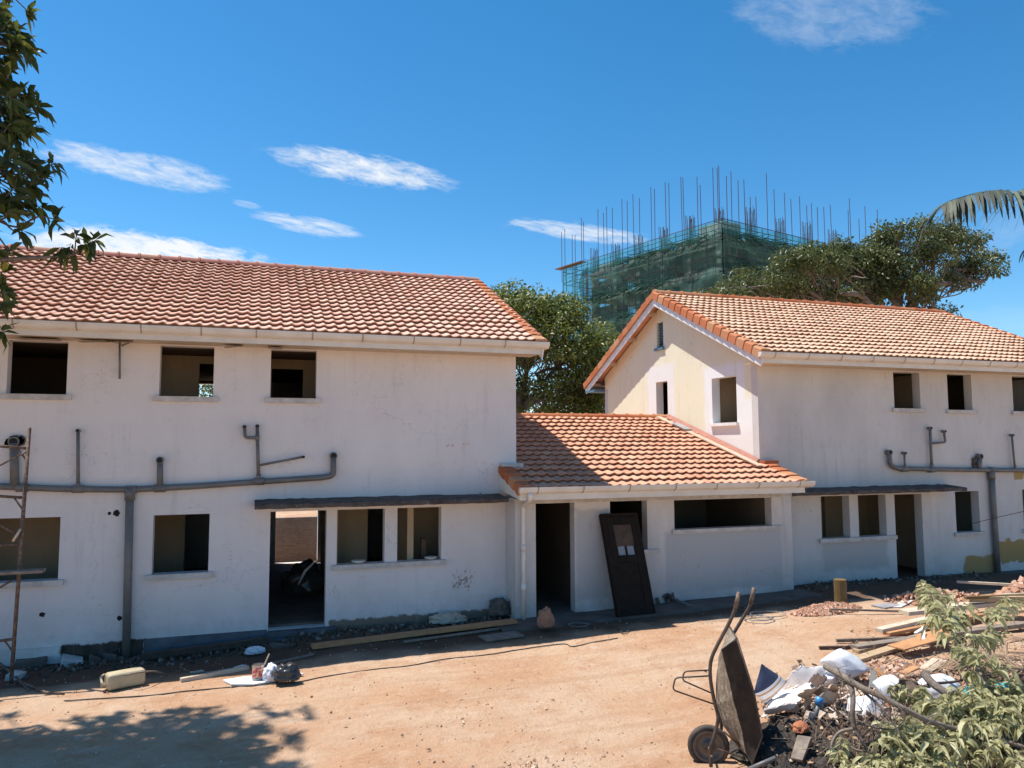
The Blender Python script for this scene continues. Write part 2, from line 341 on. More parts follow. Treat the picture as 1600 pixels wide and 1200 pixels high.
wisp = nd(nt, 'ShaderNodeMapping'); wisp.inputs['Scale'].default_value = (1, 1, 2.6); wisp.inputs['Rotation'].default_value = (0, .25, 0); nt.links.new(tc, wisp.inputs['Vector']); nt.links.new(wisp.outputs[0], nz.inputs['Vector'])
colr = hs.outputs[0]
clouds = [  # sight line, half length, half height (tangent units), slope, density
    (215, 262, .105, .022, -.20, 1.1), (570, 264, .115, .024, -.17, 1.35), (385, 320, .018, .006, -.2, .5), (483, 352, .068, .014, -.18, 1.1),
    (255, 400, .15, .031, -.15, 2.2), (130, 385, .08, .019, .05, 1.2), (905, 362, .10, .014, -.13, 1.1), (1295, 14, .11, .05, -.05, .34), (1585, 350, .05, .03, .5, .18), (1590, 500, .1, .02, 0, .14)]
for cx, cy, a, h, sl, dens in clouds:
    if cx not in (262, 130): a *= .9; h *= .78; dens *= .68
    d = _ray(cx, cy).normalized(); u = (cr2*math.cos(sl)+cu2*math.sin(sl)); u = (u-d*u.dot(d)).normalized(); v = d.cross(u)*-1
    du = math_(nt, 'DIVIDE', vdot(tc, u), a); dv = math_(nt, 'DIVIDE', vdot(tc, v), h)
    q = math_(nt, 'ADD', math_(nt, 'MULTIPLY', du, du), math_(nt, 'MULTIPLY', dv, dv))
    cmb = nd(nt, 'ShaderNodeCombineXYZ'); nt.links.new(math_(nt, 'ADD', math_(nt, 'MULTIPLY', du, a*14), math_(nt, 'MULTIPLY', dv, .15)), cmb.inputs[0]); nt.links.new(math_(nt, 'MULTIPLY', dv, .55+h*14), cmb.inputs[1]); cmb.inputs[2].default_value = cx*.013
    nz = nd(nt, 'ShaderNodeTexNoise'); nz.inputs['Scale'].default_value = 2.3; nz.inputs['Detail'].default_value = 9; nz.inputs['Roughness'].default_value = .66; nz.inputs['Distortion'].default_value = .35
    nt.links.new(cmb.outputs[0], nz.inputs['Vector'])
    front = math_(nt, 'GREATER_THAN', vdot(tc, d), .5)
    fall = nd(nt, 'ShaderNodeMapRange', interpolation_type='SMOOTHSTEP'); fall.inputs['From Min'].default_value = 1.9; fall.inputs['From Max'].default_value = .0; nt.links.new(q, fall.inputs['Value'])
    tex = nd(nt, 'ShaderNodeMapRange'); tex.inputs['From Min'].default_value = 1.05; tex.inputs['From Max'].default_value = 1.72
    nt.links.new(math_(nt, 'ADD', math_(nt, 'MULTIPLY', fall.outputs[0], .62), math_(nt, 'MULTIPLY', nz.outputs['Fac'], 1.75)), tex.inputs['Value'])
    w = math_(nt, 'MULTIPLY', math_(nt, 'MULTIPLY', math_(nt, 'MULTIPLY', tex.outputs[0], math_(nt, 'MULTIPLY', fall.outputs[0], 1.6, clamp=True)), dens), front, clamp=True)
    colr = mix(nt, w, colr, (7.6, 7.9, 8.2))
nt.links.new(colr, bg.inputs['Color']); bg.inputs['Strength'].default_value = .092
sl_ = bpy.data.lights.new('sun', 'SUN'); sl_.energy = 4.9; sl_.angle = math.radians(.53); sl_.color = (1, .955, .88)
so = bpy.data.objects.new('sun', sl_); COL.objects.link(so); so.rotation_euler = SUN.to_track_quat('Z', 'Y').to_euler()
S.view_settings.view_transform = 'Standard'; S.view_settings.look = 'None'; S.view_settings.exposure = .42; S.view_settings.gamma = 1
S.cycles.max_bounces = 7; S.cycles.diffuse_bounces = 4; S.cycles.transparent_max_bounces = 14

# ------------------------------------------------------------------ ground
GX = [(-60, -.2), (-4, -.2), (-1.5, -.2), (1, -.18), (5, -.14), (8, -.05), (12, .02), (19, -.02), (60, 0)]
def gz0(x, y):
    z = np.interp(x, [a for a, _ in GX], [b for _, b in GX])
    k = max(0., min(1., (y-12.7)/1.3))*max(0., min(1., (1.5-x)/2.5))*(1 if y < 16 else max(0, 1-(y-16)/3))
    return float(z)-.15*k
def gz(x, y):
    n = noise.noise(Vector((x*.35, y*.35, 0)))*.04+noise.noise(Vector((x*1.6, y*1.6, 3)))*.014
    far = max(0, min(1, (max(abs(x-5)-22, abs(y-10)-14))/20))
    return gz0(x, y)+n*(1-far)
xs = np.concatenate([np.linspace(-900, -60, 8), np.linspace(-50, -8, 22), np.arange(-7.5, 14, .09), np.linspace(14.2, 60, 60), np.linspace(70, 900, 10)])
ys = np.concatenate([np.linspace(-300, -8, 10), np.linspace(-6, 3.5, 14), np.arange(4, 15, .09), np.linspace(15.3, 60, 40), np.linspace(75, 1500, 12)])
gv = []
for y in ys:
    for x in xs:
        z = gz(x, y)
        if -8 < x < 14 and 4 < y < 15: z += noise.noise(Vector((x*6, y*6, 9)))*.010+noise.noise(Vector((x*14, y*14, 5)))*.005
        gv.append((x, y, z))
nx = len(xs); gf = [(j*nx+i, j*nx+i+1, (j+1)*nx+i+1, (j+1)*nx+i) for j in range(len(ys)-1) for i in range(nx-1)]
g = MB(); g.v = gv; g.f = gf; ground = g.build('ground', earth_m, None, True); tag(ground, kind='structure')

# ------------------------------------------------------------------ walls with openings
def wall_panel(mb, mapf, u0, u1, z0, top, openings, thick_, brk=()):
    """mapf(u, depth, z) -> point; top(u) -> z; openings (ua, ub, za, zb)"""
    us = sorted(set([u0, u1]+[k for o in openings for k in o[:2]]+list(brk)))
    for d in (0, thick_):
        for a, b in zip(us[:-1], us[1:]):
            m_ = (a+b)/2; cov = sorted([o for o in openings if o[0] < m_ < o[1]], key=lambda o: o[2])
            lo = z0
            for o in cov:
                if o[2] > lo+1e-4:
                    q = [mapf(a, d, lo), mapf(b, d, lo), mapf(b, d, o[2]), mapf(a, d, o[2])]
                    mb.add(q, [(0, 1, 2, 3) if d == 0 else (3, 2, 1, 0)])
                lo = o[3]
            q = [mapf(a, d, lo), mapf(b, d, lo), mapf(b, d, top(b)), mapf(a, d, top(a))]
            mb.add(q, [(0, 1, 2, 3) if d == 0 else (3, 2, 1, 0)])
    for a, b, za, zb in openings:
        c = [(a, za), (b, za), (b, zb), (a, zb)]
        for k in range(4):
            (p, q), (r_, s_) = c[k], c[(k+1) % 4]
            mb.add([mapf(p, 0, q), mapf(r_, 0, s_), mapf(r_, thick_, s_), mapf(p, thick_, q)], [(0, 1, 2, 3)])
    for u in (u0, u1): mb.add([mapf(u, 0, z0), mapf(u, thick_, z0), mapf(u, thick_, top(u)), mapf(u, 0, top(u))], [(0, 1, 2, 3)])
    for a, b in zip(us[:-1], us[1:]): mb.add([mapf(a, 0, top(a)), mapf(b, 0, top(b)), mapf(b, thick_, top(b)), mapf(a, thick_, top(a))], [(0, 1, 2, 3)])
D = 14.65; BK = 22.67; RY = 18.66; TH = .23
SLOPE = .463; EZ = 5.22; EY = 13.93     # eave edge of the tiles
def roof_z(y): return 7.42-abs(y-RY)*SLOPE
# ------------------------------------------------------------------ roof tiles
def tiles(name, mat, parent, x0, x1, y_eave, z_eave, y_ridge, z_ridge, tw=.19, rowlen=.305, skip=None, seed=1):
    rng = random.Random(seed); mb = MB(); tint = []
    L = math.hypot(y_ridge-y_eave, z_ridge-z_eave); nr = round(L/rowlen); rl = L/nr
    vy, vz = (y_ridge-y_eave)/L, (z_ridge-z_eave)/L; ny, nz_ = -vz*(1 if vy > 0 else -1), abs(vy)
    nc = int(round((x1-x0)/tw)); tw = (x1-x0)/nc
    prof = [(0, .002), (.15, .0), (.35, .003), (.52, .014), (.66, .028), (.80, .030), (.92, .016), (1, .002)]
    for r in range(nr):
        for c in range(nc):
            xa = x0+c*tw
            if skip and skip(xa+tw/2, y_eave+vy*rl*(r+.5)): continue
            j = rng.uniform(-.004, .006); jl = rng.uniform(-.008, .010)+(rng.uniform(-.03, .03) if rng.random() < .02 else 0); tt = min(1, max(0, rng.gauss(.5, .15)))
            n = len(mb.v)
            for s, h in prof:
                x = xa+s*tw
                l0 = r*rl-.02+jl
                und = noise.noise(Vector((x*.45, r*.22, seed)))*.018+noise.noise(Vector((x*1.3, r*.6, seed)))*.006
                for l, off in ((l0+.12, -.02), (l0+.10, .045+h*.9+j), (l0+.004, .050+h+j), (l0, .070+h+j), ((r+1)*rl+.01, .010+h)):
                    mb.v.append((x, y_eave+vy*l+ny*off, z_eave+vz*l+nz_*(off+und)))
            k = len(prof)
            for i in range(k-1):
                a = n+5*i; b = a+5
                for q in range(4):
                    f1 = (a+q, b+q, b+q+1, a+q+1); mb.f.append(f1[::-1] if vy < 0 else f1); tint.append(tt)
    # underlay
    for q in [[(x0, y_eave, z_eave-.03), (x1, y_eave, z_eave-.03), (x1, y_ridge, z_ridge-.03), (x0, y_ridge, z_ridge-.03)]]:
        if not skip: mb.add(q, [(0, 1, 2, 3)]); tint.append(.3)
    return mb.build(name, mat, parent, False, tint)
def ridge(name, mat, parent, pts, r=.12, seglen=.42, seed=3, step=0.0):
    """overlapping half-round caps along a line"""
    rng = random.Random(seed); mb = MB(); tint = []
    a, b = Vector(pts[0]), Vector(pts[1]); d = b-a; n = max(1, round(d.length/seglen)); t = d.normalized()
    side = t.cross(Vector((0, 0, 1))).normalized(); up = side.cross(t)
    for i in range(n):
        p = a+d*(i/n); q = a+d*((i+1.07)/n); tt = min(1, max(0, rng.gauss(.45, .25)))
        base = len(mb.v); rings = [(p, r*1.16), (p+t*.05, r*1.16), (p+t*.052, r*.98), (q, r*.90)]
        for c, rr in rings:
            for k in range(9):
                an = math.pi*(k/8)*1.1-.05*math.pi
                mb.v.append(tuple(c+side*math.cos(an)*rr+up*(math.sin(an)*rr*.85-.02)))
        for k in range(len(rings)-1):
            for m_ in range(8):
                s = base+k*9+m_; mb.f.append((s, s+1, s+10, s+9)); tint.append(tt)
        mb.f.append(tuple(base+k for k in range(9))); tint.append(tt)
    return mb.build(name, mat, parent, False, tint)
def verge(name, mat, parent, x, out, ya, za, yb, zb, w=.24, drop=.15, seglen=.33, seed=5):
    """L-shaped verge tiles from (ya,za) up to (yb,zb); out = +1/-1 side that hangs down"""
    rng = random.Random(seed); mb = MB(); tint = []
    L = math.hypot(yb-ya, zb-za); n = round(L/seglen); vy, vz = (yb-ya)/L, (zb-za)/L; ny, nz_ = -vz*(1 if vy > 0 else -1), abs(vy); rl = L/n
    for i in range(n):
        tt = min(1, max(0, rng.gauss(.5, .3)))
        def P(l, off, xx): return (xx, ya+vy*l+ny*off, za+vz*l+nz_*off)
        l0, l1 = i*rl-.03, (i+1)*rl+.01; h0, h1 = .105, .070; xi = x-out*w; xo = x+out*.03
        ring0 = [P(l0, .03, xi), P(l0, h0-.01, xi+out*.02), P(l0, h0, xi+out*.07), P(l0, h0, xo-out*.03), P(l0, h0-.03, xo), P(l0, -drop+.02, xo)]
        ring1 = [P(l1, .0, xi), P(l1, h1-.01, xi+out*.02), P(l1, h1, xi+out*.07), P(l1, h1, xo-out*.045), P(l1, h1-.03, xo-out*.015), P(l1, -drop+.045, xo-out*.015)]
        b = len(mb.v); mb.v += ring0+ring1
        for k in range(5): mb.f.append((b+k, b+k+1, b+7+k, b+6+k)); tint.append(tt)
        mb.v += [P(l0, .02, xo-out*.05), P(l0, -drop+.02, xo-out*.05)]
        mb.f.append((b, b+1, b+2, b+3, b+4, b+12)); mb.f.append((b+4, b+5, b+13, b+12)); tint += [tt, tt]
    return mb.build(name, mat, parent, False, tint)
def gutter(parent, x0, x1, yb, zt, step_=.95, h=.115, w=.13):
    mb = MB(); prof = [(0, 0), (0, -h), (-.04, -h-.012), (-w+.03, -h*.82), (-w, -h*.35), (-w-.004, 0), (-w+.012, 0), (-w+.012, -h*.3), (-w*.75, -h*.7), (-.045, -h+.012), (-.012, -h*.8), (-.012, 0)]
    n = len(prof)
    for x in (x0, x1): mb.v += [(x, yb+p, zt+q) for p, q in prof]
    mb.f += [(i, (i+1) % n, (i+1) % n+n, i+n) for i in range(n)]
    mb.add([(x0, yb, zt), (x0, yb-.0, zt-h), (x0, yb-w*.7, zt-h*.8), (x0, yb-w, zt)], [(0, 1, 2, 3)]); mb.add([(x1, yb, zt), (x1, yb, zt-h), (x1, yb-w*.7, zt-h*.8), (x1, yb-w, zt)], [(3, 2, 1, 0)])
    g_ = mb.build('gutter', gut_m, parent)
    x = x0+.35
    while x < x1-.1:
        br = MB()
        for xx in (x, x+.022): br.v += [(xx, yb+p*1.05-.002, zt+q*1.06+.001) for p, q in prof[1:6]]
        br.f += [(i, i+1, i+6, i+5) for i in range(4)]
        br.build('gutter_bracket', joint_m, g_); x += step_*random.uniform(.93, 1.07)
    return g_
def sill(parent, x0, x1, z, y=D, mat=sill_m, h=.085, out=.07, seed=0):
    mb = MB(); mb.box(x0-.09, y-out, z-h, x1+.09, y+.10, z+.006); 
    return mb.build('window_sill', mat, parent)
def pipe_run(parent, pts, r, name='drain_pipe', caps=(), y=None, mat=pipe_m):
    mb = MB(); mb.tube(bend(pts, r*2.0), r, 12)
    for p, dr in caps:
        p = Vector(p); dr = Vector(dr).normalized(); mb.tube([p-dr*r*1.6, p+dr*r*1.6], r*1.28, 12)
    return mb.build(name, mat, parent, True)
def open_end(parent, p, r):
    mb = MB(); p = Vector(p); mb.tube([p+Vector((0, .06, 0)), p+Vector((0, -.05, 0))], r*1.25, 12); o = mb.build('pipe_end', pipe_m, parent)
    mb = MB(); mb.tube([p+Vector((0, -.045, 0)), p+Vector((0, -.052, 0))], r*.95, 12); mb.build('pipe_mouth', black_m, parent)

def house(label, x0, x1, front, back, gl, gr, walls_mat, gmat, tm, cap, gable_openings, verge_sides, ylab, seed):
    H = empty('house', ((x0+x1)/2, D, 0), label, 'house', 'the two tiled houses')
    zt = 5.03
    mb = MB()
    wall_panel(mb, lambda u, d, z: (u, D+d, z), x0, x1, -.45, lambda u: zt, front, TH); mb.build('front_wall', walls_mat, H)
    mb = MB()
    wall_panel(mb, lambda u, d, z: (u, BK-d, z), x0, x1, -.45, lambda u: zt, back, TH); mb.build('rear_wall', walls_mat, H)
    for x, sgn, ops in ((x0, 1, gable_openings if gl else []), (x1, -1, [])):
        mb = MB(); wall_panel(mb, lambda u, d, z: (x+sgn*d, u, z), D+TH, BK-TH, -.45, lambda u: roof_z(u)-.13, ops, TH, (RY,)); mb.build('gable_wall', gmat, H)
        # little triangle closing front & rear corner strips above the plate
        for ya, yb in ((D, D+TH), (BK-TH, BK)):
            mb = MB(); mb.add([(x, ya, zt), (x, yb, zt), (x, yb, roof_z(yb)-.13), (x, ya, roof_z(ya)-.13)], [(0, 1, 2, 3)]); mb.build('gable_corner', gmat, H)
    rx0, rx1 = (x0-.42, x1+.38)
    roof = tiles('roof', tm, H, rx0, rx1, EY, EZ, RY, 7.42, seed=seed)
    tiles('rear_roof', tm, H, rx0, rx1, 2*RY-EY, EZ, RY, 7.42, seed=seed+1)
    ridge('ridge_cap', cap, H, ((rx0+.05, RY, 7.47), (rx1-.05, RY, 7.47)), seed=seed)
    for sgn in verge_sides:
        xx = rx0 if sgn < 0 else rx1
        verge('verge_tile', cap_m, H, xx, sgn, EY+.02, EZ, RY, 7.42, seed=seed+2)
        verge('verge_tile', cap_m, H, xx, sgn, 2*RY-EY-.02, EZ, RY, 7.42, seed=seed+3)
        mb = MB(); bx = xx+sgn*-.05
        for s in (1, -1):
            ye = RY-s*(RY-EY)+.0
            a = Vector((bx, ye, EZ-.135)); b = Vector((bx, RY, 7.42-.135))
            d = b-a; wv = Vector((.013, 0, 0)); nrm = Vector((0, -s*d.z, abs(d.y))).normalized()
            mb.add([a+wv-nrm*.17, b+wv-Vector((0, 0, .19)), b+wv+nrm*.0+Vector((0, 0, .02)), a+wv+nrm*.02, a-wv-nrm*.17, b-wv-Vector((0, 0, .19)), b-wv+Vector((0, 0, .02)), a-wv+nrm*.02],
                   [(0, 1, 2, 3), (7, 6, 5, 4), (0, 4, 5, 1), (1, 5, 6, 2), (2, 6, 7, 3), (3, 7, 4, 0)])
        mb.build('bargeboard', white_board, H)
        for s in (1, -1):
            for k in (.12, .38, .66, .92):
                y = RY-s*(RY-EY)*k; z = roof_z(y)-.20
                pm = MB(); pm.box(min(xx+.05*-sgn, (x0 if sgn < 0 else x1)), y-.035, z-.05, max(xx-.05*sgn, (x0 if sgn < 0 else x1)), y+.035, z+.05); pm.build('purlin', wood_pale, H)
    # eaves: fascia, soffit, gutter, front and rear
    for s, y in ((1, EY+.06), (-1, 2*RY-EY-.06)):
        f = MB(); f.box(rx0+.06, min(y, y+s*.025), EZ-.215, rx1-.06, max(y, y+s*.025), EZ-.03); f.build('fascia', white_paint, H)
        wy = D if s > 0 else BK
        f = MB(); f.box(rx0+.07, min(y+s*.03, wy-s*.003), EZ-.20, rx1-.07, max(y+s*.03, wy-s*.003), EZ-.185); f.build('soffit', wood_pale if s > 0 else blue_paint, H)
    gutter(H, rx0-.03, rx1+.06, EY+.055, EZ+.015)
    # storey slab, ceiling
    f = MB(); f.box(x0+TH+.01, D+TH+.01, 2.45, x1-TH-.01, BK-TH-.01, 2.62); f.box(x0+TH+.01, D+TH+.01, 5.01, x1-TH-.01, BK-TH-.01, 5.06); f.build('floor_slab', inner_shade, H)
    f = MB(); f.box(x0+TH+.01, D+TH+.01, -.4, x1-TH-.01, BK-TH-.01, -.05); f.build('ground_floor', apron_m, H)
    return H
def inner_wall(H, kind, c, a, b, z0, z1, ops=(), mat=inner, t=.12):
    mb = MB()
    if kind == 'x': wall_panel(mb, lambda u, d, z: (u, c+d, z), a, b, z0, lambda u: z1, list(ops), t)
    else: wall_panel(mb, lambda u, d, z: (c+d, u, z), a, b, z0, lambda u: z1, list(ops), t)
    return mb.build('inner_wall', mat, H)

# ---- left house
LX0, LX1 = -6.4, 5.03
Lf = [(-3.94, -3.06, 4.09, 4.998), (-1.62, -.73, 4.09, 4.998), (.25, 1.07, 4.09, 4.998), (-4.47, -3.06, 1.0, 2.04), (-1.64, -.73, 1.0, 2.02), (.30, 1.30, -.09, 2.02), (1.49, 2.38, 1.0, 2.02), (2.62, 3.48, 1.0, 2.02)]
bp = PY(311, 600, BK-.1); bq = PY(327, 623, BK-.1)
Lb = [(.60, 1.75, -.05, 1.75), (bp.x, bq.x+.3, bq.z-.25, bp.z)]
HL = house('white two storey house with long pinkish tiled roof on the left', LX0, LX1, Lf, Lb, False, False, pl_left, pl_left, tile_l, cap_l, [], (1,), '', 21)
sill(HL, -3.94, -3.06, 4.09); sill(HL, -1.62, -.73, 4.09); sill(HL, .25, 1.07, 4.09); sill(HL, -4.47, -3.06, 1.0); sill(HL, -1.64, -.73, 1.0)
sill(HL, 1.49, 3.48, 1.0)
y1 = D+TH+.01; y2 = BK-TH-.01
inner_wall(HL, 'x', 16.3, LX0+.25, -2.45, -.05, 2.44); inner_wall(HL, 'x', 16.6, -2.3, -.01, -.05, 2.44, [(-1.28, -.4, -.04, 2.3)])
inner_wall(HL, 'y', -2.45, y1, 16.28, -.05, 2.44); inner_wall(HL, 'y', .0, y1, 17.88, -.05, 2.44); inner_wall(HL, 'y', 1.52, 15.9, 18.6, -.05, 2.44)
inner_wall(HL, 'x', 16.4, 1.66, 2.85, -.05, 2.44, [(2.3, 2.8, -.04, 2.2)]); inner_wall(HL, 'x', 16.1, 3.0, 4.7, -.05, 2.44); inner_wall(HL, 'y', 2.86, y1, 17.15, -.05, 2.44)
inner_wall(HL, 'x', 17.4, LX0+.25, -2.45, 2.63, 5.0, [], inner_shade); inner_wall(HL, 'y', -2.4, y1, 19, 2.63, 5.0)
uo = PY(312, 560, 16.2); inner_wall(HL, 'x', 16.2, -2.25, .0, 2.63, 5.0, [(uo.x, uo.x+.8, 2.64, 4.85)]); inner_wall(HL, 'y', .02, y1, 20, 2.63, 5.0)
inner_wall(HL, 'x', 16.3, .2, 4.6, 2.63, 5.0, [(.30, .92, 2.64, 4.8)]); 
# plinth along the left house foot, dark blue-grey, with the step of the doorway
mb = MB(); mb.box(-1.72, D-.03, -.5, .28, D-.003, -.07); mb.box(.30, D-.14, -.5, 1.5, D+.1, -.095); mb.box(.31, D-.28, -.5, 1.4, D-.141, -.2); mb.build('plinth', blue_plinth, HL)
mb = MB(); mb.box(-6, D-.06, -.5, -2.95, D-.004, -.08); mb.build('plinth_upstand', pl_left, HL)
# ledge of mossy concrete over door and windows
def canopy(H, x0, x1, z, seed):
    rng = random.Random(seed); mb = MB(); n = int((x1-x0)/.12); prev = None
    for i in range(n+1):
        x = x0+(x1-x0)*i/n; yf = D-.60+rng.uniform(-.012, .012); zt_ = z+.07+rng.uniform(-.006, .012); zb = z-.015+rng.uniform(-.006, .006)
        ring = [(x, D-.003, zb), (x, yf+.01, zb), (x, yf, zb+.02), (x, yf+.005, zt_-.015), (x, yf+.03, zt_), (x, D-.003, zt_+.05)]
        b = len(mb.v); mb.v += ring
        if i: mb.f += [(b-6+k, b-6+(k+1) % 6, b+(k+1) % 6, b+k) for k in range(6)]
        if i in (0, n): mb.f.append(tuple(b+k for k in (range(6) if i == n else reversed(range(6)))))
    return mb.build('canopy', canopy_m, H)
def canopy_mat():
    m, nt, b = new_mat('canopy'); p = coords(nt)
    c = mix(nt, noise_fac(nt, 5, 5, .6, p, .35, .65), (.13, .10, .085), (.05, .04, .034))
    c = mix(nt, noise_fac(nt, 20, 4, .7, p, .60, .68), c, (.38, .35, .31))
    gg = nd(nt, 'ShaderNodeNewGeometry'); s = sepxyz(nt, gg.outputs['Normal'])[2]
    under = math_(nt, 'LESS_THAN', s, -.6); c = mix(nt, under, c, (.55, .52, .48))
    nt.links.new(c, b.inputs['Base Color']); b.inputs['Roughness'].default_value = .95; bump(nt, b, noise_fac(nt, 30, 5, .7, p, 0, 1), .8, .03); return m
canopy_m = canopy_mat()
canopy(HL, .02, 4.66, 2.13, 4)
mb = MB(); mb.tube([(4.2, D-.25, 2.2), (4.2, D-.25, 2.29)], .02, 8); mb.build('pipe_stub', pipe_m, HL)
yp = D-.09
def pp(x, y): v = PY(x, y, yp); return Vector((v.x, yp, v.z))
main = [(-6.3, yp, 2.62), pp(0, 760), pp(100, 764), pp(203, 765), pp(300, 760), pp(400, 753), pp(505, 746), pp(521, 743), pp(521, 714)]
mpipe = pipe_run(HL, main, .055, 'waste_pipe', [(pp(35, 762), (1, 0, 0)), (pp(122, 764), (1, 0, 0)), (pp(205, 765), (1, 0, 0)), (pp(250, 763), (1, 0, 0)), (pp(405, 752), (1, 0, 0))])
open_end(HL, pp(521, 713)+Vector((0, 0, .01)), .055)
pipe_run(HL, [pp(203, 765), pp(200, 900), (pp(197, 1030).x, yp, -.42)], .066, 'down_pipe', [(pp(203, 772), (0, 0, 1))])
pipe_run(HL, [pp(122, 764), pp(122, 674)], .028, 'branch_pipe', [(pp(122, 758), (0, 0, 1))]); open_end(HL, pp(122, 673), .026)
pipe_run(HL, [pp(250, 760), pp(250, 722)], .05, 'branch_pipe'); open_end(HL, pp(250, 719), .05)
pipe_run(HL, [pp(23, 760), pp(22, 692)], .066, 'branch_pipe'); open_end(HL, pp(22, 690), .066)
mb = MB()
c = pp(22, 692)
for k in range(16):
    a = random.uniform(-.3, 3.4); mb.obox(c+Vector((math.cos(a)*.10, .05, math.sin(a)*.09)), (.04, 0, .01), (0, .035, 0), (.01, 0, .035))
mb.build('mortar_patch', concrete_dark, HL)
pipe_run(HL, [pp(404, 752), pp(402, 668)], .032, 'branch_pipe', [(pp(404, 745), (0, 0, 1)), (pp(402, 684), (0, 0, 1))]); open_end(HL, pp(402, 666), .03)
pipe_run(HL, [pp(402, 684), pp(383, 684), pp(382, 668)], .030, 'branch_pipe'); open_end(HL, pp(382, 667), .03)
pipe_run(HL, [pp(405, 727), pp(473, 714)], .022, 'branch_pipe'); open_end(HL, pp(474, 714), .022)
pipe_run(HL, [pp(187, 533), pp(187, 592)], .018, 'vent_pipe')
pipe_run(HL, [PY(375, 800, D-.05), PY(362, 800, D-.05)], .02, 'branch_pipe') if False else None
for (px, py, r) in ((171, 802, .03), (182, 802, .055), (66, 960, .045), (187, 966, .045)):
    q = PY(px, py, D-.004); pts = [(q.x+math.cos(a)*r*random.uniform(.7, 1.2), D-.004, q.z+math.sin(a)*r*random.uniform(.7, 1.2)) for a in np.linspace(0, 6.28, 13)[:-1]]
    pts += [(p_[0], D-.002, p_[2]) for p_ in pts]
    mb = MB(); mb.add(pts, [tuple(range(12))]+[(k, (k+1) % 12, 12+(k+1) % 12, 12+k) for k in range(12)]); mb.build('knocked_hole', black_m, HL)
# torn lining boards under the eave
for (px, py, w, tl) in ((150, 530, .5, .01), (175, 532, .35, -.03), (200, 533, .22, .06), (365, 541, .3, .02), (430, 545, .25, 0), (60, 528, .6, 0)):
    q = PY(px, py, 14.3); mb = MB(); mb.obox((q.x, 14.35, 4.985), (w/2, 0, tl), (0, .13, .012), (0, 0, .007)); mb.build('torn_soffit_board', wood_old, HL)

# ---- right house
RX0, RX1 = 10.88, 20.75
Rf = [(14.84, 15.67, 4.08, 4.98), (16.57, 17.38, 4.06, 4.98), (18.8, 19.9, 4.05, 4.98), (12.53, 13.35, 1.02, 2.0), (13.61, 14.44, 1.02, 2.0), (14.71, 15.56, -.02, 1.99), (16.64, 17.43, 1.0, 2.02), (18.94, 19.84, 1.0, 2.02)]
gop = [(15.46, 16.49, 3.74, 4.87), (18.66, 19.3, 3.72, 5.0), (18.84, 19.2, 5.97, 6.7)]
q1 = PY(1292, 780, BK-.1); q2 = PY(1316, 828, BK-.1)
Rb = [(q1.x-.5, q2.x+.25, q2.z, 2.1)]
HR = house('white two storey house with pale orange tiled roof and sunlit cream gable on the right', RX0, RX1, Rf, Rb, True, False, pl_right, pl_gable, tile_r, cap_m, gop, (-1, 1), '', 55)
HR_gw = None
for a in ((14.84, 15.67, 4.08), (16.57, 17.38, 4.06), (18.8, 19.9, 4.05), (16.64, 17.43, 1.0), (18.94, 19.84, 1.0)): sill(HR, *a)
sill(HR, 12.53, 14.6, 1.02)
mb = MB(); mb.box(RX0-.08, 15.40, 3.67, RX0+.1, 16.56, 3.745); mb.build('window_sill', white_board, HR)
mb = MB(); mb.box(RX0-.07, 18.78, 5.90, RX0+.1, 19.27, 5.97); mb.build('vent_sill', blue_paint, HR)
mb = MB(); 
for k in range(9):
    z = 6.0+k*.08; mb.obox((RX0+.09, 19.02, z), (.045, 0, -.03), (0, .18, 0), (.003, 0, .005))
mb.build('louvre_vent', blue_paint, HR)
mb = MB(); mb.box(RX0+.15, 18.84, 5.97, RX0+.16, 19.2, 6.7); mb.build('vent_backing', black_m, HR)
mb = MB(); mb.box(rx := RX0-.4, BK+.003, 4.96, RX0+.3, 23.3, 5.015); mb.build('rear_soffit_end', blue_paint, HR)
inner_wall(HR, 'x', 17.6, RX0+.25, 12.6, -.05, 2.44); inner_wall(HR, 'x', 17.3, 14.5, 16.4, -.05, 2.44); inner_wall(HR, 'y', 13.5, 15.9, 22.3, -.05, 2.44); inner_wall(HR, 'y', 16.4, y1, 22.3, -.05, 2.44)
inner_wall(HR, 'x', 16.8, 13.65, 14.5, -.05, 2.44, [], inner_shade); inner_wall(HR, 'x', 18.6, 16.55, 20.5, -.05, 2.44, [], inner_shade)
inner_wall(HR, 'x', 16.7, RX0+.25, 20.5, 2.63, 5.0, [], inner); inner_wall(HR, 'y', 16.1, y1, 16.68, 2.63, 5.0); inner_wall(HR, 'y', 18.4, y1, 16.68, 2.63, 5.0, [], inner_shade); inner_wall(HR, 'y', 12.2, y1, 16.68, 2.63, 5.0)
inner_wall(HR, 'y', 12.9, 16.84, 22.4, 2.63, 5.0)
canopy(HR, 11.28, 16.35, 2.09, 9)
main = [pp(1389, 708), pp(1391, 727), pp(1402, 732), pp(1500, 734), pp(1600, 735), (20.6, yp, 2.5)]
pipe_run(HR, main, .055, 'waste_pipe', [(pp(1413, 733), (1, 0, 0)), (pp(1455, 734), (1, 0, 0)), (pp(1549, 734), (1, 0, 0))]); open_end(HR, pp(1389, 707), .055)
pipe_run(HR, [pp(1549, 734), pp(1553, 800), (pp(1560, 905).x, yp, -.2)], .07, 'down_pipe', [(pp(1549, 742), (0, 0, 1))])
pipe_run(HR, [pp(1414, 732), pp(1413, 710)], .024, 'branch_pipe', [(pp(1414, 727), (0, 0, 1))]); open_end(HR, pp(1413, 708), .028)
pipe_run(HR, [pp(1456, 732), pp(1453, 670)], .034, 'branch_pipe', [(pp(1456, 728), (0, 0, 1))]); open_end(HR, pp(1453, 669), .03)
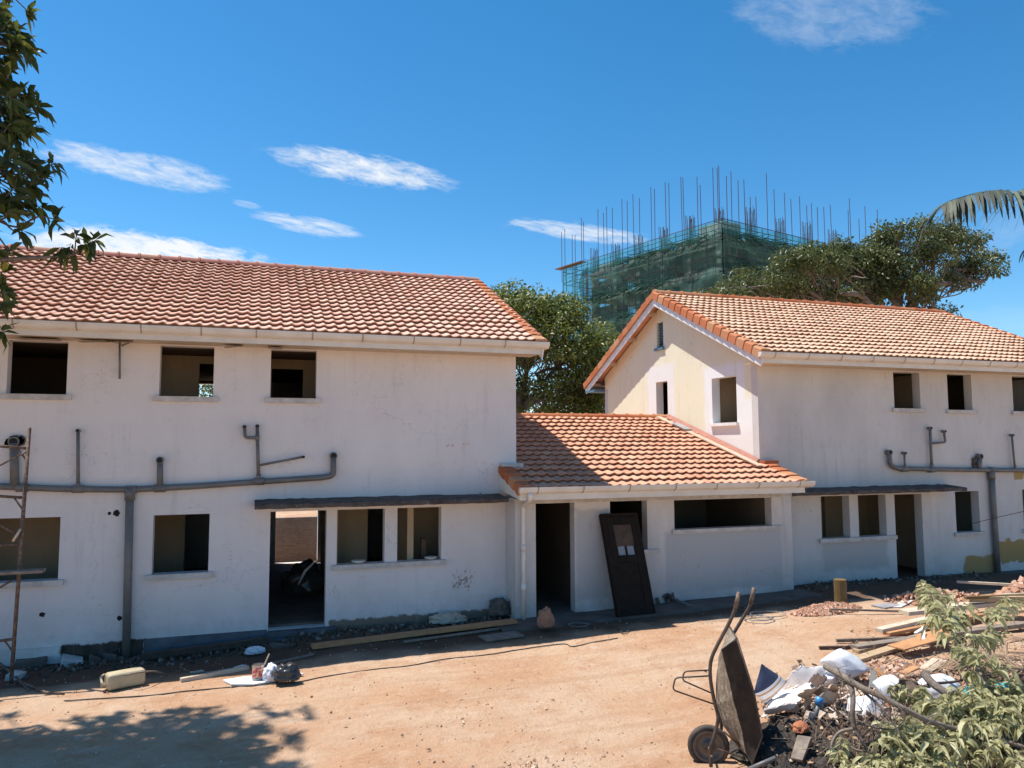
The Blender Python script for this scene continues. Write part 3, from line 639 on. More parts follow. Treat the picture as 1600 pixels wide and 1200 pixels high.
pipe_run(HR, [pp(1454, 693), pp(1477, 691), pp(1475, 675)], .028, 'branch_pipe'); open_end(HR, pp(1475, 674), .028)
pipe_run(HR, [pp(1586, 732), pp(1581, 682)], .026, 'branch_pipe', [(pp(1586, 729), (0, 0, 1))]); open_end(HR, pp(1581, 680), .026)
pipe_run(HR, [pp(1530, 733), pp(1531, 716)], .055, 'branch_pipe'); open_end(HR, pp(1531, 713), .055)
mb = MB(); c = pp(1529, 722)
for k in range(10): mb.obox(c+Vector((random.uniform(-.12, .1), .05, random.uniform(-.12, .12))), (.04, 0, .02), (0, .03, 0), (.01, 0, .03))
mb.build('mortar_patch', concrete_dark, HR)
# step and plinth of the right house
mb = MB(); mb.box(11.4, D-.35, -.3, 20.7, D-.004, -.02); mb.build('plinth', apron_m, HR)
# sagging wire
mb = MB(); mb.tube(smooth_curve([PY(1520, 818, 14.5), PY(1560, 808, 14.2), PY(1640, 790, 14.0)]), .008, 6); mb.build('hanging_wire', cable_m, HR)

# ---- middle block
YC = 14.05; MX0, MX1 = 4.80, 11.22
HM = empty('annex', (8, YC, 0), 'low white single storey link block with bright orange tiled roof between the two houses', 'building')
Mf = [(5.22, 6.04, -.12, 2.075), (6.82, 7.66, 1.08, 2.075), (8.29, 10.70, 1.45, 2.06)]
mb = MB(); wall_panel(mb, lambda u, d, z: (u, YC+d, z), MX0, MX1, -.45, lambda u: 2.17, Mf, TH)
wall_panel(mb, lambda u, d, z: (MX0+d, u, z), YC+TH, D-.004, -.45, lambda u: 2.17, [], TH); wall_panel(mb, lambda u, d, z: (MX1-d, u, z), YC+TH, D-.004, -.45, lambda u: 2.17, [], TH)
mb.build('front_wall', pl_mid, HM)
mb = MB(); wall_panel(mb, lambda u, d, z: (u, 22.0+d, z), LX1+.01, RX0-.01, -.45, lambda u: 2.6, [(6.9, 7.3, .9, 2.0)], TH); mb.build('rear_wall', pl_mid, HM)
mb = MB(); mb.box(8.22, YC-.05, 1.375, 10.95, YC+.12, 1.453); mb.build('window_sill', sill_m, HM)
mb = MB(); mb.box(7.5, YC-.045, 1.0, 7.92, YC+.12, 1.083); mb.build('window_sill', sill_m, HM)
mb = MB(); mb.box(MX0-.02, YC-.012, 2.075, MX1+.02, YC-.003, 2.175); mb.build('lintel_band', sill_m, HM)
MS = (3.98-2.42)/(RY-13.4)
def mz(y): return 3.94-abs(y-RY)*MS
vx0, vx1 = 4.66, 11.12
tiles('roof', tile_m, HM, vx0, vx1, 13.38, mz(13.38), RY, mz(RY), tw=.21, rowlen=.34, skip=lambda x, y: (y > D-.02 and (x < LX1-.05 or x > RX0+.05)), seed=77)
mb = MB(); mb.add([(vx0, 13.40, mz(13.4)-.04), (vx1, 13.40, mz(13.4)-.04), (vx1, D-.01, mz(D)-.04), (vx0, D-.01, mz(D)-.04)], [(0, 1, 2, 3)])
mb.add([(LX1+.005, D-.01, mz(D)-.04), (RX0-.005, D-.01, mz(D)-.04), (RX0-.005, RY, mz(RY)-.04), (LX1+.005, RY, mz(RY)-.04)], [(0, 1, 2, 3)])
mb.add([(LX1+.005, RY, mz(RY)-.02), (RX0-.005, RY, mz(RY)-.02), (RX0-.005, 22.5, mz(22.5)), (LX1+.005, 22.5, mz(22.5))], [(0, 1, 2, 3)])
mb.build('roof_deck', tile_m, HM)
ridge('ridge_cap', cap_m, HM, ((LX1+.02, RY, mz(RY)+.045), (RX0-.05, RY, mz(RY)+.045)), .11, .40, 8)
# short verge pieces at both ends, in front of the houses' walls
verge('verge_tile', cap_m, HM, vx0, -1, 13.42, mz(13.42), D-.03, mz(D-.03), .26, .12, .32, 13)
verge('verge_tile', cap_m, HM, vx1, 1, 13.42, mz(13.42), D-.03, mz(D-.03), .26, .12, .32, 14)
# red mortar fillet up the cream gable, and cement bed at the foot
mb = MB(); n = 24
for i in range(n+1):
    y = D-.0+(RY-D)*i/n; z = mz(y)+.03; k = random.uniform(-.01, .01)
    for dx, dz in ((0.003, .11), (-.05, .09+k), (-.09, .045), (-.15+k, .012), (-.15+k, -.03)): mb.v.append((RX0-.004+dx*1.0 if dx < 0 else RX0-.004, y, z+dz))
    if i: b = len(mb.v)-10; mb.f += [(b+q, b+q+1, b+q+6, b+q+5) for q in range(4)]
mb.build('mortar_fillet', fillet_m, HM, True)
mb = MB(); mb.box(LX1-.36, D-.16, mz(D)+.01, LX1+.10, D-.004, mz(D)+.10); mb.build('cement_bed', sill_m, HM)
mb = MB(); mb.box(RX0-.02, D-.2, mz(D)+.03, RX0+.36, D-.004, mz(D)+.10); mb.build('cement_bed', cap_m, HM)
# eaves
f = MB(); f.box(vx0+.02, 13.43, 2.19, vx1-.03, 13.455, 2.40); f.build('fascia', white_paint, HM)
f = MB(); f.box(vx0+.03, 13.46, 2.19, vx1-.04, YC-.013, 2.205); f.box(vx0+.03, YC-.012, 2.19, MX0+.3, D-.61, 2.205); f.build('soffit', wood_pale, HM)
f = MB(); a = (vx0, 13.43, 2.19); f.add([(vx0, 13.44, 2.21), (vx0, D-.01, 2.33), (vx0, D-.01, mz(D)-.05), (vx0, 13.44, mz(13.44)-.05), (vx0+.025, 13.44, 2.21), (vx0+.025, D-.01, 2.33), (vx0+.025, D-.01, mz(D)-.05), (vx0+.025, 13.44, mz(13.44)-.05)],
      [(3, 2, 1, 0), (4, 5, 6, 7), (0, 1, 5, 4), (2, 3, 7, 6), (3, 0, 4, 7), (1, 2, 6, 5)]); f.build('bargeboard', white_paint, HM)
gutter(HM, vx0-.02, vx1+.14, 13.428, 2.435, .95)
dx = 5.0
pipe_run(HM, [(4.86, 13.37, 2.33), (4.86, 13.37, 2.2), (4.93, YC-.09, 2.05), (4.93, YC-.09, 1.2), (4.93, YC-.09, -.2)], .042, 'down_pipe', [((4.93, YC-.09, 1.25), (0, 0, 1)), ((4.93, YC-.09, .5), (0, 0, 1)), ((4.86, 13.37, 2.27), (0, 0, 1))], mat=gut_m)
# inner rooms, dark
inner_wall(HM, 'x', 17.5, LX1+.02, RX0-.02, -.05, 2.5, [], inner_shade); inner_wall(HM, 'y', 6.3, YC+TH+.01, 17.4, -.05, 2.15, [], inner_shade); inner_wall(HM, 'y', 7.95, YC+TH+.01, 17.4, -.05, 2.15, [], inner_shade)
inner_wall(HM, 'x', 16.6, 8.1, 10.7, -.05, 2.15, [], inner_shade); inner_wall(HM, 'y', 10.72, YC+TH+.01, 17.4, -.05, 2.15, [], inner_shade)
f = MB(); f.box(MX0+.25, YC+.02, -.4, MX1-.25, D-.01, -.06); f.box(LX1+.02, D-.008, -.4, RX0-.02, 21.9, -.06); f.build('ground_floor', apron_m, HM)
f = MB(); f.box(MX0+.24, YC+TH+.01, 2.16, MX1-.24, D-.01, 2.18); f.box(LX1+.02, D, 2.3, RX0-.02, 21.9, 2.32); f.build('ceiling', inner_shade, HM)
mb = MB(); rngc = random.Random(3)
nn_ = 40
for i in range(nn_+1):
    x = 4.3+(11.4-4.3)*i/nn_; yf = 13.35+noise.noise(Vector((x*1.3, 0, 0)))*.12
    for y, z in ((YC-.003, gz(x, YC)+.05), (yf, gz(x, yf)+.045), (yf-.05, gz(x, yf)-.1)): mb.v.append((x, y, max(z, gz0(x, y)+.03) if z > gz(x, y) else z))
    if i: b = len(mb.v)-6; mb.f += [(b, b+3, b+4, b+1), (b+1, b+4, b+5, b+2)]
mb.build('apron', apron_m, HM)

# loose flashing board on the orange roof
def on_mid(x, y, dz): return Vector((x, y, mz(y)+dz))
a = PY(1040, 657, 18.3); ta = on_mid(RX0-.42, 18.45, .10); tb = on_mid(RX0-.28, 14.25, .11)
m = MB(); m.beam(ta, tb, .15, .025, (0, 0, 1)); o = m.build('board', paint_scrap); tag(o, 'long pale board lying down the orange roof beside the cream gable', 'board')
m = MB(); c = on_mid(RX0-.38, 17.35, .15); d = (tb-ta).normalized(); m.obox(c, d*.34, Vector((.11, 0, 0)), Vector((0, 0, .006))); o = m.build('metal_sheet', grey_sheet); tag(o, 'small grey metal sheet on the pale board on the orange roof', 'metal sheet')

# ================================================================== trees
def leaf_mesh(name, pos, nrm, length, width, mat, parent, tint=None, droop=.3, fold=.25, outw=None, full=False):
    """pos (N,3), nrm (N,3) pointing direction of each leaf; every leaf is a folded 6-point blade"""
    N = len(pos); d = nrm/np.linalg.norm(nrm, axis=1, keepdims=True)
    rnd = RNG.normal(size=(N, 3)); s = np.cross(d, rnd); s /= np.linalg.norm(s, axis=1, keepdims=True)+1e-9
    if outw is not None: s = np.cross(d, outw+RNG.normal(size=(N, 3))*.45); s /= np.linalg.norm(s, axis=1, keepdims=True)+1e-9
    u = np.cross(s, d); u[u[:, 2] < 0] *= -1
    L = length*RNG.uniform(.65, 1.25, (N, 1)); Wd = width*RNG.uniform(.7, 1.2, (N, 1)); dn = np.array([[0, 0, -1.]])
    base = pos; mid = pos+d*L*.5+dn*L*droop*.2; tip = pos+d*L+dn*L*droop
    a = mid+s*Wd/2+u*Wd*fold; b = mid-s*Wd/2+u*Wd*fold
    nf = 4
    if full:   # eight-faced curling blade for the leaves close to the camera
        curl = RNG.uniform(-.6, 1.2, (N, 1)); m1 = pos+d*L*.33+dn*L*droop*.08; m2 = pos+d*L*.68+dn*L*droop*.38+u*L*.06*curl
        tip = tip-u*L*.10*curl; w1 = s*Wd*.46+u*Wd*fold; w1b = -s*Wd*.46+u*Wd*fold; w2 = s*Wd*.42+u*Wd*fold*.9; w2b = -s*Wd*.42+u*Wd*fold*.9
        V = np.stack([base, m1+w1, m2+w2, tip, m2+w2b, m1+w1b, m1, m2], 1).reshape(-1, 3); nf = 8; i = np.arange(N)[:, None]*8
        Fc = np.concatenate([i+np.array([t_]) for t_ in ([0, 1, 6], [1, 2, 6], [2, 7, 6], [2, 3, 7], [0, 6, 5], [5, 6, 4], [4, 6, 7], [4, 7, 3])], 1).reshape(-1, 3)
    else:
        V = np.stack([base, a, tip, b, mid], 1).reshape(-1, 3)
        i = np.arange(N)[:, None]*5
        Fc = np.concatenate([i+np.array([[0, 1, 4]]), i+np.array([[1, 2, 4]]), i+np.array([[0, 4, 3]]), i+np.array([[4, 2, 3]])], 1).reshape(-1, 3)
    me = bpy.data.meshes.new(name); me.vertices.add(len(V)); me.vertices.foreach_set('co', V.ravel())
    me.loops.add(len(Fc)*3); me.loops.foreach_set('vertex_index', Fc.ravel().astype(np.int32))
    me.polygons.add(len(Fc)); me.polygons.foreach_set('loop_start', np.arange(0, len(Fc)*3, 3, dtype=np.int32)); me.polygons.foreach_set('loop_total', np.full(len(Fc), 3, dtype=np.int32))
    me.update(calc_edges=True)
    t = np.clip(RNG.normal(.42, .2, N) if tint is None else tint, 0, 1)
    at = me.attributes.new('tint', 'FLOAT', 'FACE'); at.data.foreach_set('value', np.repeat(t, nf).astype(np.float32))
    me.materials.append(mat); o = bpy.data.objects.new(name, me); COL.objects.link(o)
    if parent: o.parent = parent; o.matrix_parent_inverse = Matrix.Translation(-parent.location)
    return o
def sph(n):
    v = RNG.normal(size=(n, 3)); return v/np.linalg.norm(v, axis=1, keepdims=True)
def lump_leaves(lumps, per, squash=.75):
    """leaves over the shells of many leaf clumps (centre, radius)"""
    P, Nn, T, O = [], [], [], []
    for (c, r) in lumps:
        n = int(per*r*r*RNG.uniform(.8, 1.2)); v = sph(n); v = v[(v[:, 2] > -.55)]
        rr = r*RNG.uniform(.55, 1.08, (len(v), 1)); p = np.array(c)+v*rr*np.array([1, 1, squash])
        P.append(p); O.append(v+np.array([0, -.1, .45])); Nn.append(v*.55+RNG.normal(size=v.shape)*.6+np.array([0, 0, -.15])); T.append(np.clip(RNG.normal(.42+RNG.normal()*.10, .17, len(v)), 0, 1))
    return np.concatenate(P), np.concatenate(Nn), np.concatenate(T), np.concatenate(O)
def limb(mb, a, b, ra, rb, wob=.15, n=5, seg=7):
    a, b = Vector(a), Vector(b); L = (b-a).length; pts = [a+(b-a)*(k/n)+Vector(RNG.normal(size=3))*L*wob*.3*(0 if k in (0, n) else 1) for k in range(n+1)]
    pts = smooth_curve(pts, 3); mb.tube(pts, [ra+(rb-ra)*i/(len(pts)-1) for i in range(len(pts))], seg); return pts
def crown_lumps(blobs, nper, rl):
    out = []
    for (c, r, k) in blobs:
        v = sph(int(nper*k)); v = v[v[:, 2] > -.65]
        for q in v:
            rr = RNG.uniform(.62, 1.0); out.append((np.array(c)+q*np.array(r)*rr, rl*RNG.uniform(.65, 1.25)))
    return out
def tree(name, label, cat, foot, fork, blobs, nl, rl, per, leaf, mat, r0, limbs, group=None, twigs=True):
    t = empty(name, foot, label, cat, group)
    mb = MB(); limb(mb, foot, fork, r0, r0*.75, .12); mb.build('trunk', bark_m, t, True)
    lumps = crown_lumps(blobs, nl, rl)
    mb = MB()
    for e in limbs:
        pts = limb(mb, fork, e, r0*.55, r0*.16, .3, 5, 6)
    ends = [np.array(e) for e in limbs]
    for (c, r) in lumps[::2]:
        e = min(ends, key=lambda q: np.linalg.norm(q-c)); k = RNG.uniform(.35, 1); st = np.array(fork)*(1-k)+e*k
        limb(mb, st, c, r0*.12, .02, .25, 3, 4)
    mb.build('branch', bark_m, t, True)
    P, Nn, T, O = lump_leaves(lumps, per)
    leaf_mesh('crown', P, Nn, leaf, leaf*.46, mat, t, T, .25, .2, O)
    return t
def V3(p): return np.array([p.x, p.y, p.z])
# round tree between the houses
tree('broadleaf_tree', 'round dark green tree standing in the gap behind the orange link roof', 'tree', (9.2, 27.5, -.2), (9.6, 27.5, 4.6),
     [((11.1, 27.5, 6.5), (2.5, 2.4, 2.3), 1.3), ((9.6, 27.3, 7.6), (1.8, 1.9, 1.6), .9), ((8.2, 27.6, 8.0), (1.3, 1.5, 1.2), .7), ((12.5, 27, 5.9), (1.3, 1.8, 1.6), .6), ((10.6, 27.8, 4.6), (2.6, 2, 1.3), .7), ((12.2, 27.8, 4.3), (1.6, 1.6, 1.2), .5), ((11.2, 27.4, 8.2), (.9, 1.2, .7), .3)],
     100, .55, 330, .19, leaf_mid, .24, [(8.3, 27.4, 6.8), (10, 27.2, 7.2), (11.6, 27.8, 6.8), (12.6, 27, 5.5), (10.8, 28, 5.5), (9, 27.6, 5.8)])
# wide tree behind the right house
def RT(x, y, Y=29): return V3(PY(x, y, Y))
bl = []
for (x, y, rx, ry, k) in ((1190, 450, 60, 28, .8), (1260, 425, 55, 34, .9), (1320, 415, 50, 34, .9), (1370, 430, 45, 38, .9), (1410, 455, 38, 32, .7), (1290, 468, 90, 22, .8), (1120, 470, 35, 14, .35), (1400, 400, 40, 22, .5),
                          (1410, 368, 32, 16, .4), (1475, 375, 34, 18, .5), (1512, 385, 24, 20, .34), (1500, 425, 22, 14, .28), (1540, 412, 20, 15, .22), (1460, 400, 22, 16, .3), (1385, 378, 14, 12, .14), (1527, 445, 8, 8, .05), (1460, 485, 18, 8, .12), (1480, 440, 12, 10, .1), (1556, 424, 9, 6, .05)):
    c = RT(x, y, 29+RNG.uniform(-1.2, 1.2)); s = np.linalg.norm(c-np.array([0, 0, CAMZ]))/F_PX; bl.append((c, (rx*s, 1.8 if x < 1440 else .8, ry*s), k*1.0))
fk = RT(1410, 500); fk2 = RT(1425, 455)
tree('spreading_tree', 'wide dark tree with a long limb reaching right above the pale orange roof', 'tree', tuple(RT(1415, 690)*np.array([1, 1, 0])+np.array([0, 0, -.2])), tuple(fk), bl, 84, .44, 400, .21, leaf_far, .34,
     [tuple(RT(1250, 450)), tuple(RT(1330, 430)), tuple(RT(1180, 470)), tuple(RT(1390, 400)), tuple(RT(1430, 410)), tuple(RT(1465, 398)), tuple(RT(1500, 420)), tuple(RT(1545, 425)), tuple(RT(1460, 480))])
# leaf sprig of a further tree on the right edge
# foreground frangipani-like tree on the left: whorls of long leaves
def fore_tree():
    t = empty('foreground_tree', (-6.3, 12.0, -.3), 'near tree with long dark glossy leaves hanging in at the left edge', 'tree')
    fork = Vector((-5.9, 11.9, 4.0))
    mb = MB(); limb(mb, (-6.3, 12.0, -.3), fork, .17, .14, .1); mb.build('trunk', bark_m, t, True)
    mb = MB(); P, Nn, T = [], [], []
    def whorl(c, d, n=11, L=.26):
        d = np.array(d)/np.linalg.norm(d)
        for k in range(n):
            v = RNG.normal(size=3); v -= d*v.dot(d); v /= np.linalg.norm(v)+1e-6
            P.append(np.array(c)-d*RNG.uniform(0, .09)); q = v*RNG.uniform(.7, 1.1)+d*RNG.uniform(.1, .9)+np.array([0, 0, -.15]); Nn.append(q)
            T.append(np.clip(RNG.normal(.36, .2)+(.45 if RNG.random() < .07 else 0), 0, 1))
    cents = [((-3.45, 11.1, 8.5), (.6, .7, .55), 34), ((-3.2, 11.0, 7.6), (.5, .6, .5), 26), ((-4.2, 11.3, 8.9), (1.3, 1.5, 1.1), 42), ((-3.7, 11.1, 7.7), (1.1, 1.2, .85), 46), ((-3.35, 11.2, 6.75), (.95, 1.1, .7), 56), ((-3.3, 11.1, 6.1), (.85, .9, .5), 40), ((-4.9, 12.8, 10.6), (1.9, 1.4, 1.1), 130), ((-5.0, 11.6, 11.2), (1.6, 1.1, .9), 70), ((-5.2, 11.8, 7), (1.6, 1.5, 1.8), 90), ((-4.15, 11.2, 4.9), (.75, .8, .5), 24), ((-5.6, 12.6, 9.6), (2.2, 1.6, 1.4), 90), ((-4.3, 12.0, 10.3), (1.3, 1.2, .8), 40)]
    for c, r, n in cents:
        c = np.array(c); hub = limb(mb, fork, c, .07, .03, .25, 4, 6)
        for v in sph(n):
            e = c+v*np.array(r)*RNG.uniform(.45, 1.02); st = c+(e-c)*RNG.uniform(-.1, .35)
            k = RNG.uniform(0, .5)
            pts = limb(mb, st, e, .018, .008, .2, 3, 4); dd = e-st+np.array([0, 0, .15]); whorl(e, dd)
    tip = [PY(20, 405, 11), PY(70, 402, 11), PY(115, 398, 11), PY(135, 385, 11)]
    st = Vector((-4.3, 11.1, 5.4)); pts = smooth_curve([st]+tip, 4); mb.tube(pts, [.035-.002*i for i in range(len(pts))], 6)
    for (x, y, dx, dz, n) in ((135, 380, .7, .1, 12), (112, 392, .2, -.6, 10), (150, 375, .9, .1, 8), (95, 395, 0, -.7, 8), (120, 365, .2, .5, 8)):
        e = PY(x, y, 11); limb(mb, pts[-5], e, .012, .006, .1, 3, 4); whorl(V3(e), (dx, RNG.uniform(-.4, .2), dz), n)
    for (x, y) in ((8, 520), (10, 430), (2, 480), (5, 455)):
        e = PY(x, y, 11.1); limb(mb, (-4.2, 11.2, 4.9), e, .015, .006, .2, 3, 4); whorl(V3(e), (.5, -.2, -.3), 9, .2)
    mb.build('branch', bark_m, t, True)
    leaf_mesh('crown', np.array(P), np.array(Nn), .25, .078, leaf_near, t, np.array(T), .22, .18, None, True)
fore_tree()
# palm reaching in from the right
def palm():
    base = Vector((13.2, 8.4, -.05)); t = empty('palm_tree', base, 'palm with drooping grey green fronds reaching in at the right edge', 'palm')
    top = Vector((12.9, 8.3, 6.2)); mb = MB(); mb.tube([base, base*.5+top*.5+Vector((.1, 0, 0)), top], [.17, .13, .12], 12); mb.build('trunk', bark_pale, t, True)
    def frond(pts, n, l0, seed, ups=.0):
        rg = np.random.default_rng(seed); C = smooth_curve(pts, 10); m = MB(); tint = []
        m.tube(C, [.022-.018*i/len(C) for i in range(len(C))], 6); tint = [.25]*len(m.f)
        tot = len(C)-1
        for k in range(n):
            s = .12+.88*k/n; i = min(int(s*tot), tot-1); p = C[i].lerp(C[i+1], s*tot-i); tg = (C[i+1]-C[i]).normalized()
            for sd in (-1, 1):
                side = tg.cross(Vector((0, 0, 1))).normalized()*sd
                L = l0*(math.sin(math.pi*min(1, .18+.78*s))**.6)*rg.uniform(.85, 1.12)
                d = (side*.75+tg*(.35+.6*s)+Vector((0, 0, rg.uniform(-.05, .5)*(1-s)+ups))).normalized(); q = p.copy(); row = []
                wv = tg.cross(d).cross(d); wv = (tg-d*tg.dot(d)).normalized()
                segs = 6; dr = rg.uniform(.7, 1.35)
                for j in range(segs+1):
                    w = .026*math.sin(math.pi*min(.97, .12+.86*j/segs))**.7
                    row.append((q+wv*w, q-wv*w)); d = (d+Vector((0, 0, -.30*dr))).normalized(); q = q+d*L/segs
                b = len(m.v); tt = float(np.clip(rg.normal(.45, .22), 0, 1))
                for a, c in row: m.v += [tuple(a), tuple(c)]
                for j in range(segs): m.f.append((b+2*j, b+2*j+1, b+2*j+3, b+2*j+2)); tint.append(tt)
        return m.build('frond', leaf_palm, t, False, tint)
    Y = 8
    frond([top, Vector((12.3, 8.25, 7.0)), PY(1640, 285, Y), PY(1590, 303, Y), PY(1540, 300, Y), PY(1490, 312, Y), PY(1474, 320, Y)], 54, .95, 1, .16)
    frond([top, Vector((12.2, 8.0, 6.75)), PY(1710, 330, 7.6), PY(1680, 345, 7.6), PY(1632, 365, 7.6), PY(1600, 392, 7.6)], 24, .52, 2)
    for k, (dx, dy, dz) in enumerate(((1.8, .6, .3), (1.2, -1.6, .2), (.5, -1.9, -.2), (1.6, 1.5, .1))):
        frond([top, top+Vector((dx*.4, dy*.4, .7+dz)), top+Vector((dx*.8, dy*.8, .7+dz)), top+Vector((dx*1.25, dy*1.25, .1+dz)), top+Vector((dx*1.5, dy*1.5, -.5+dz))], 24, .6, 5+k)
palm()

# ================================================================== tower under construction
def tower():
    H = 26.0; c0 = PZ(1128, 341, H); cA = PZ(880, 419, H); A = Vector((cA.x-c0.x, cA.y-c0.y, 0)); LA = A.length; A.normalize(); B = Vector((-A.y, A.x, 0))
    if B.x < 0: B = -B
    LB = 29.0; g0 = Vector((c0.x, c0.y, 0)); rng = random.Random(5)
    t = empty('unfinished_tower', g0, 'tall unfinished concrete tower wrapped in green netting behind the trees', 'tower')
    def Q(a, b, z): return g0+A*a+B*b+Vector((0, 0, z))
    ins = 1.5; zs = [24.6-3.25*k for k in range(8)]
    for z in zs:
        m = MB(); m.obox(Q(ins+(LA-ins-3.5)/2, ins+(LB-2*ins)/2, z), A*((LA-ins-3.5)/2), B*((LB-2*ins)/2), Vector((0, 0, .16)))
        m.build('floor_slab', conc_m, t)
    cols = [(ins+.4+k*(LA-ins-4.4)/5, ins+.4+j*(LB-2*ins-.8)/5) for k in range(6) for j in range(6) if k in (0, 5) or j in (0, 5) or (k, j) == (2, 2)]
    for a, b in cols:
        m = MB(); m.obox(Q(a, b, 12.2), A*.3, B*.3, Vector((0, 0, 12.2))); m.build('column', conc_m, t)
    for k, z in enumerate(zs[:5]):   # parapet beams and infill walls seen through the net
        m = MB(); m.obox(Q(ins+.1, ins+(LB-2*ins)/2, z-.4), A*.15, B*((LB-2*ins)/2-.3), Vector((0, 0, .32))); m.build('edge_beam', conc_m, t)
        m = MB(); m.obox(Q(ins+(LA-ins-3.5)/2, ins+.1, z-.4), A*((LA-ins-3.5)/2-.3), B*.15, Vector((0, 0, .32))); m.build('edge_beam', conc_m, t)
        if k in (1, 2, 3):
            for q in range(3):
                a0 = ins+1+q*7.2; m = MB(); m.obox(Q(a0+2.4, ins+.8, z+1.2), A*2.3, B*.1, Vector((0, 0, 1.1))); m.build('infill_wall', conc_m, t)
    for (a, b, la, lb, hh) in ((2.2, 2.4, 1.6, 1.4, .75), (5.5, 2.2, 1.8, .7, .35), (12, 2.2, 3, .6, .3), (2.3, 9, .8, 3, .4), (2.2, 18, .7, 2.5, .55), (19, 2.3, 1.5, .7, .4), (2.4, 24.5, 1.5, 2, .8)):
        m = MB(); m.obox(Q(a+la*.3, b+lb*.3, 24.78+hh), A*la, B*lb, Vector((0, 0, hh))); m.build('formwork', conc_m, t)
    # stub walls and rebar cages on top
    cage = None
    tops = [(a, b) for a, b in cols if a < 3 or b < 3]
    rb = MB(); n = 0
    for ix in range(4):
        for iy in range(4):
            if ix in (0, 3) or iy in (0, 3):
                x, y = -.36+ix*.24, -.36+iy*.24; h = 3.1+rng.uniform(-.25, .35); rb.tube([(x, y, 0), (x+rng.uniform(-.12, .12), y+rng.uniform(-.08, .08), h)], .030, 4)
    for z in np.arange(.2, 2.4, .22):
        for (x0, y0, x1, y1) in ((-.38, -.38, .38, -.38), (.38, -.38, .38, .38), (.38, .38, -.38, .38), (-.38, .38, -.38, -.38)): rb.tube([(x0, y0, z), (x1, y1, z)], .012, 4, False)
    cage = rb.build('rebar_cage', pole_b, None); first = True
    for (a, b) in tops:
        o = cage if first else cage.copy()
        if not first: COL.objects.link(o)
        first = False; o.parent = t; o.location = A*a+B*b+Vector((0, 0, 24.76)); o.rotation_euler.z = math.atan2(A.y, A.x); o.scale = (1, 1, rng.uniform(.85, 1.25))
    # scaffold standards rising above the top: each pole a part
    def pole(a, b, h, z0=21.5, lean=0):
        z0 = 24.2
        m = MB(); m.tube([Q(a, b, z0), Q(a+lean, b+lean*.5, h)], .037, 5); m.build('scaffold_pole', pole_m, t)
    for (px, py) in ((878, 362), (883, 358), (894, 368), (899, 367), (909, 340), (912, 346), (935, 327), (944, 332), (949, 322), (958, 324), (973, 311), (981, 314), (991, 303), (1000, 310), (1019, 292), (1024, 296), (1042, 284), (1047, 286), (1067, 276), (1070, 277), (1092, 276), (1097, 288), (1117, 262), (1126, 259)):
        # depth along face A found from the horizontal position
        v = _ray(px, 400); 
        # solve g0+A*a meets vertical plane of sight
        nrm = Vector((v.y, -v.x, 0)); a = -g0.dot(nrm)/A.dot(nrm); P = Q(a, 0, 0); d = _ray(px, py); h = CAMZ+d.z*(Vector((P.x, P.y, 0)).length/Vector((d.x, d.y, 0)).length)
        pole(a, rng.choice((0, 0, -.02)), h, 19.5, rng.uniform(-.12, .12))
    for (px, py) in ((1124, 262), (1138, 275), (1145, 268), (1156, 282), (1166, 280), (1174, 308), (1184, 307), (1201, 271), (1213, 295), (1229, 301), (1239, 310), (1252, 307), (1263, 321), (1271, 317), (1279, 324), (1290, 323), (1301, 319), (1327, 328), (1331, 309), (1344, 342), (1354, 322), (1363, 348), (1373, 327), (1383, 348)):
        v = _ray(px, 400); nrm = Vector((v.y, -v.x, 0)); b = -g0.dot(nrm)/B.dot(nrm); P = Q(0, b, 0); d = _ray(px, py); h = CAMZ+d.z*(Vector((P.x, P.y, 0)).length/Vector((d.x, d.y, 0)).length)
        pole(0, b, h, 19.5, rng.uniform(-.12, .12))
    # ledgers and lower standards (one lattice per face)
    for nm, ax, L in (('scaffold_lattice', A, LA), ('scaffold_lattice', B, LB)):
        m = MB(); other = B if ax is A else A
        z = 26.0
        while z > 2:
            m.tube([g0+Vector((0, 0, z)), g0+ax*L+Vector((0, 0, z+.0))], .045, 4, False); m.tube([g0+other*1.0+Vector((0, 0, z-.1)), g0+other*1.0+ax*L+Vector((0, 0, z-.1))], .04, 4, False); z -= 1.62 if z < 25 else 1.0
        k = 0
        while k < L:
            m.tube([g0+ax*k, g0+ax*k+Vector((0, 0, 25.9))], .045, 4, False); m.tube([g0+ax*k+other*1.0, g0+ax*k+other*1.0+Vector((0, 0, 25))], .04, 4, False)
            k += 2.1
        m.build(nm, pole_b, t)
    m = MB()
    for b in np.arange(0, 8.1, 2.0):   # scaffold returns round the far-left corner
        m.tube([Q(LA, b, 0), Q(LA, b, 26)], .05, 4)
        m.tube([Q(LA-2.2, b, 0), Q(LA-2.2, b, 26)], .05, 4)
    for z in np.arange(6, 26.2, 1.62):
        m.tube([Q(LA, 0, z), Q(LA, 8, z)], .045, 4); m.tube([Q(LA, 0, z), Q(LA-2.2, 2, z+1.6)], .035, 4); m.tube([Q(LA-2.2, 0, z), Q(LA-2.2, 8, z)], .045, 4)
    m.build('scaffold_lattice', pole_b, t)
    m = MB(); m.obox(Q(LA-1.2, .2, 26.1), A*2.6, B*.5, Vector((0, 0, .05))); m.build('scaffold_board', rust, t)
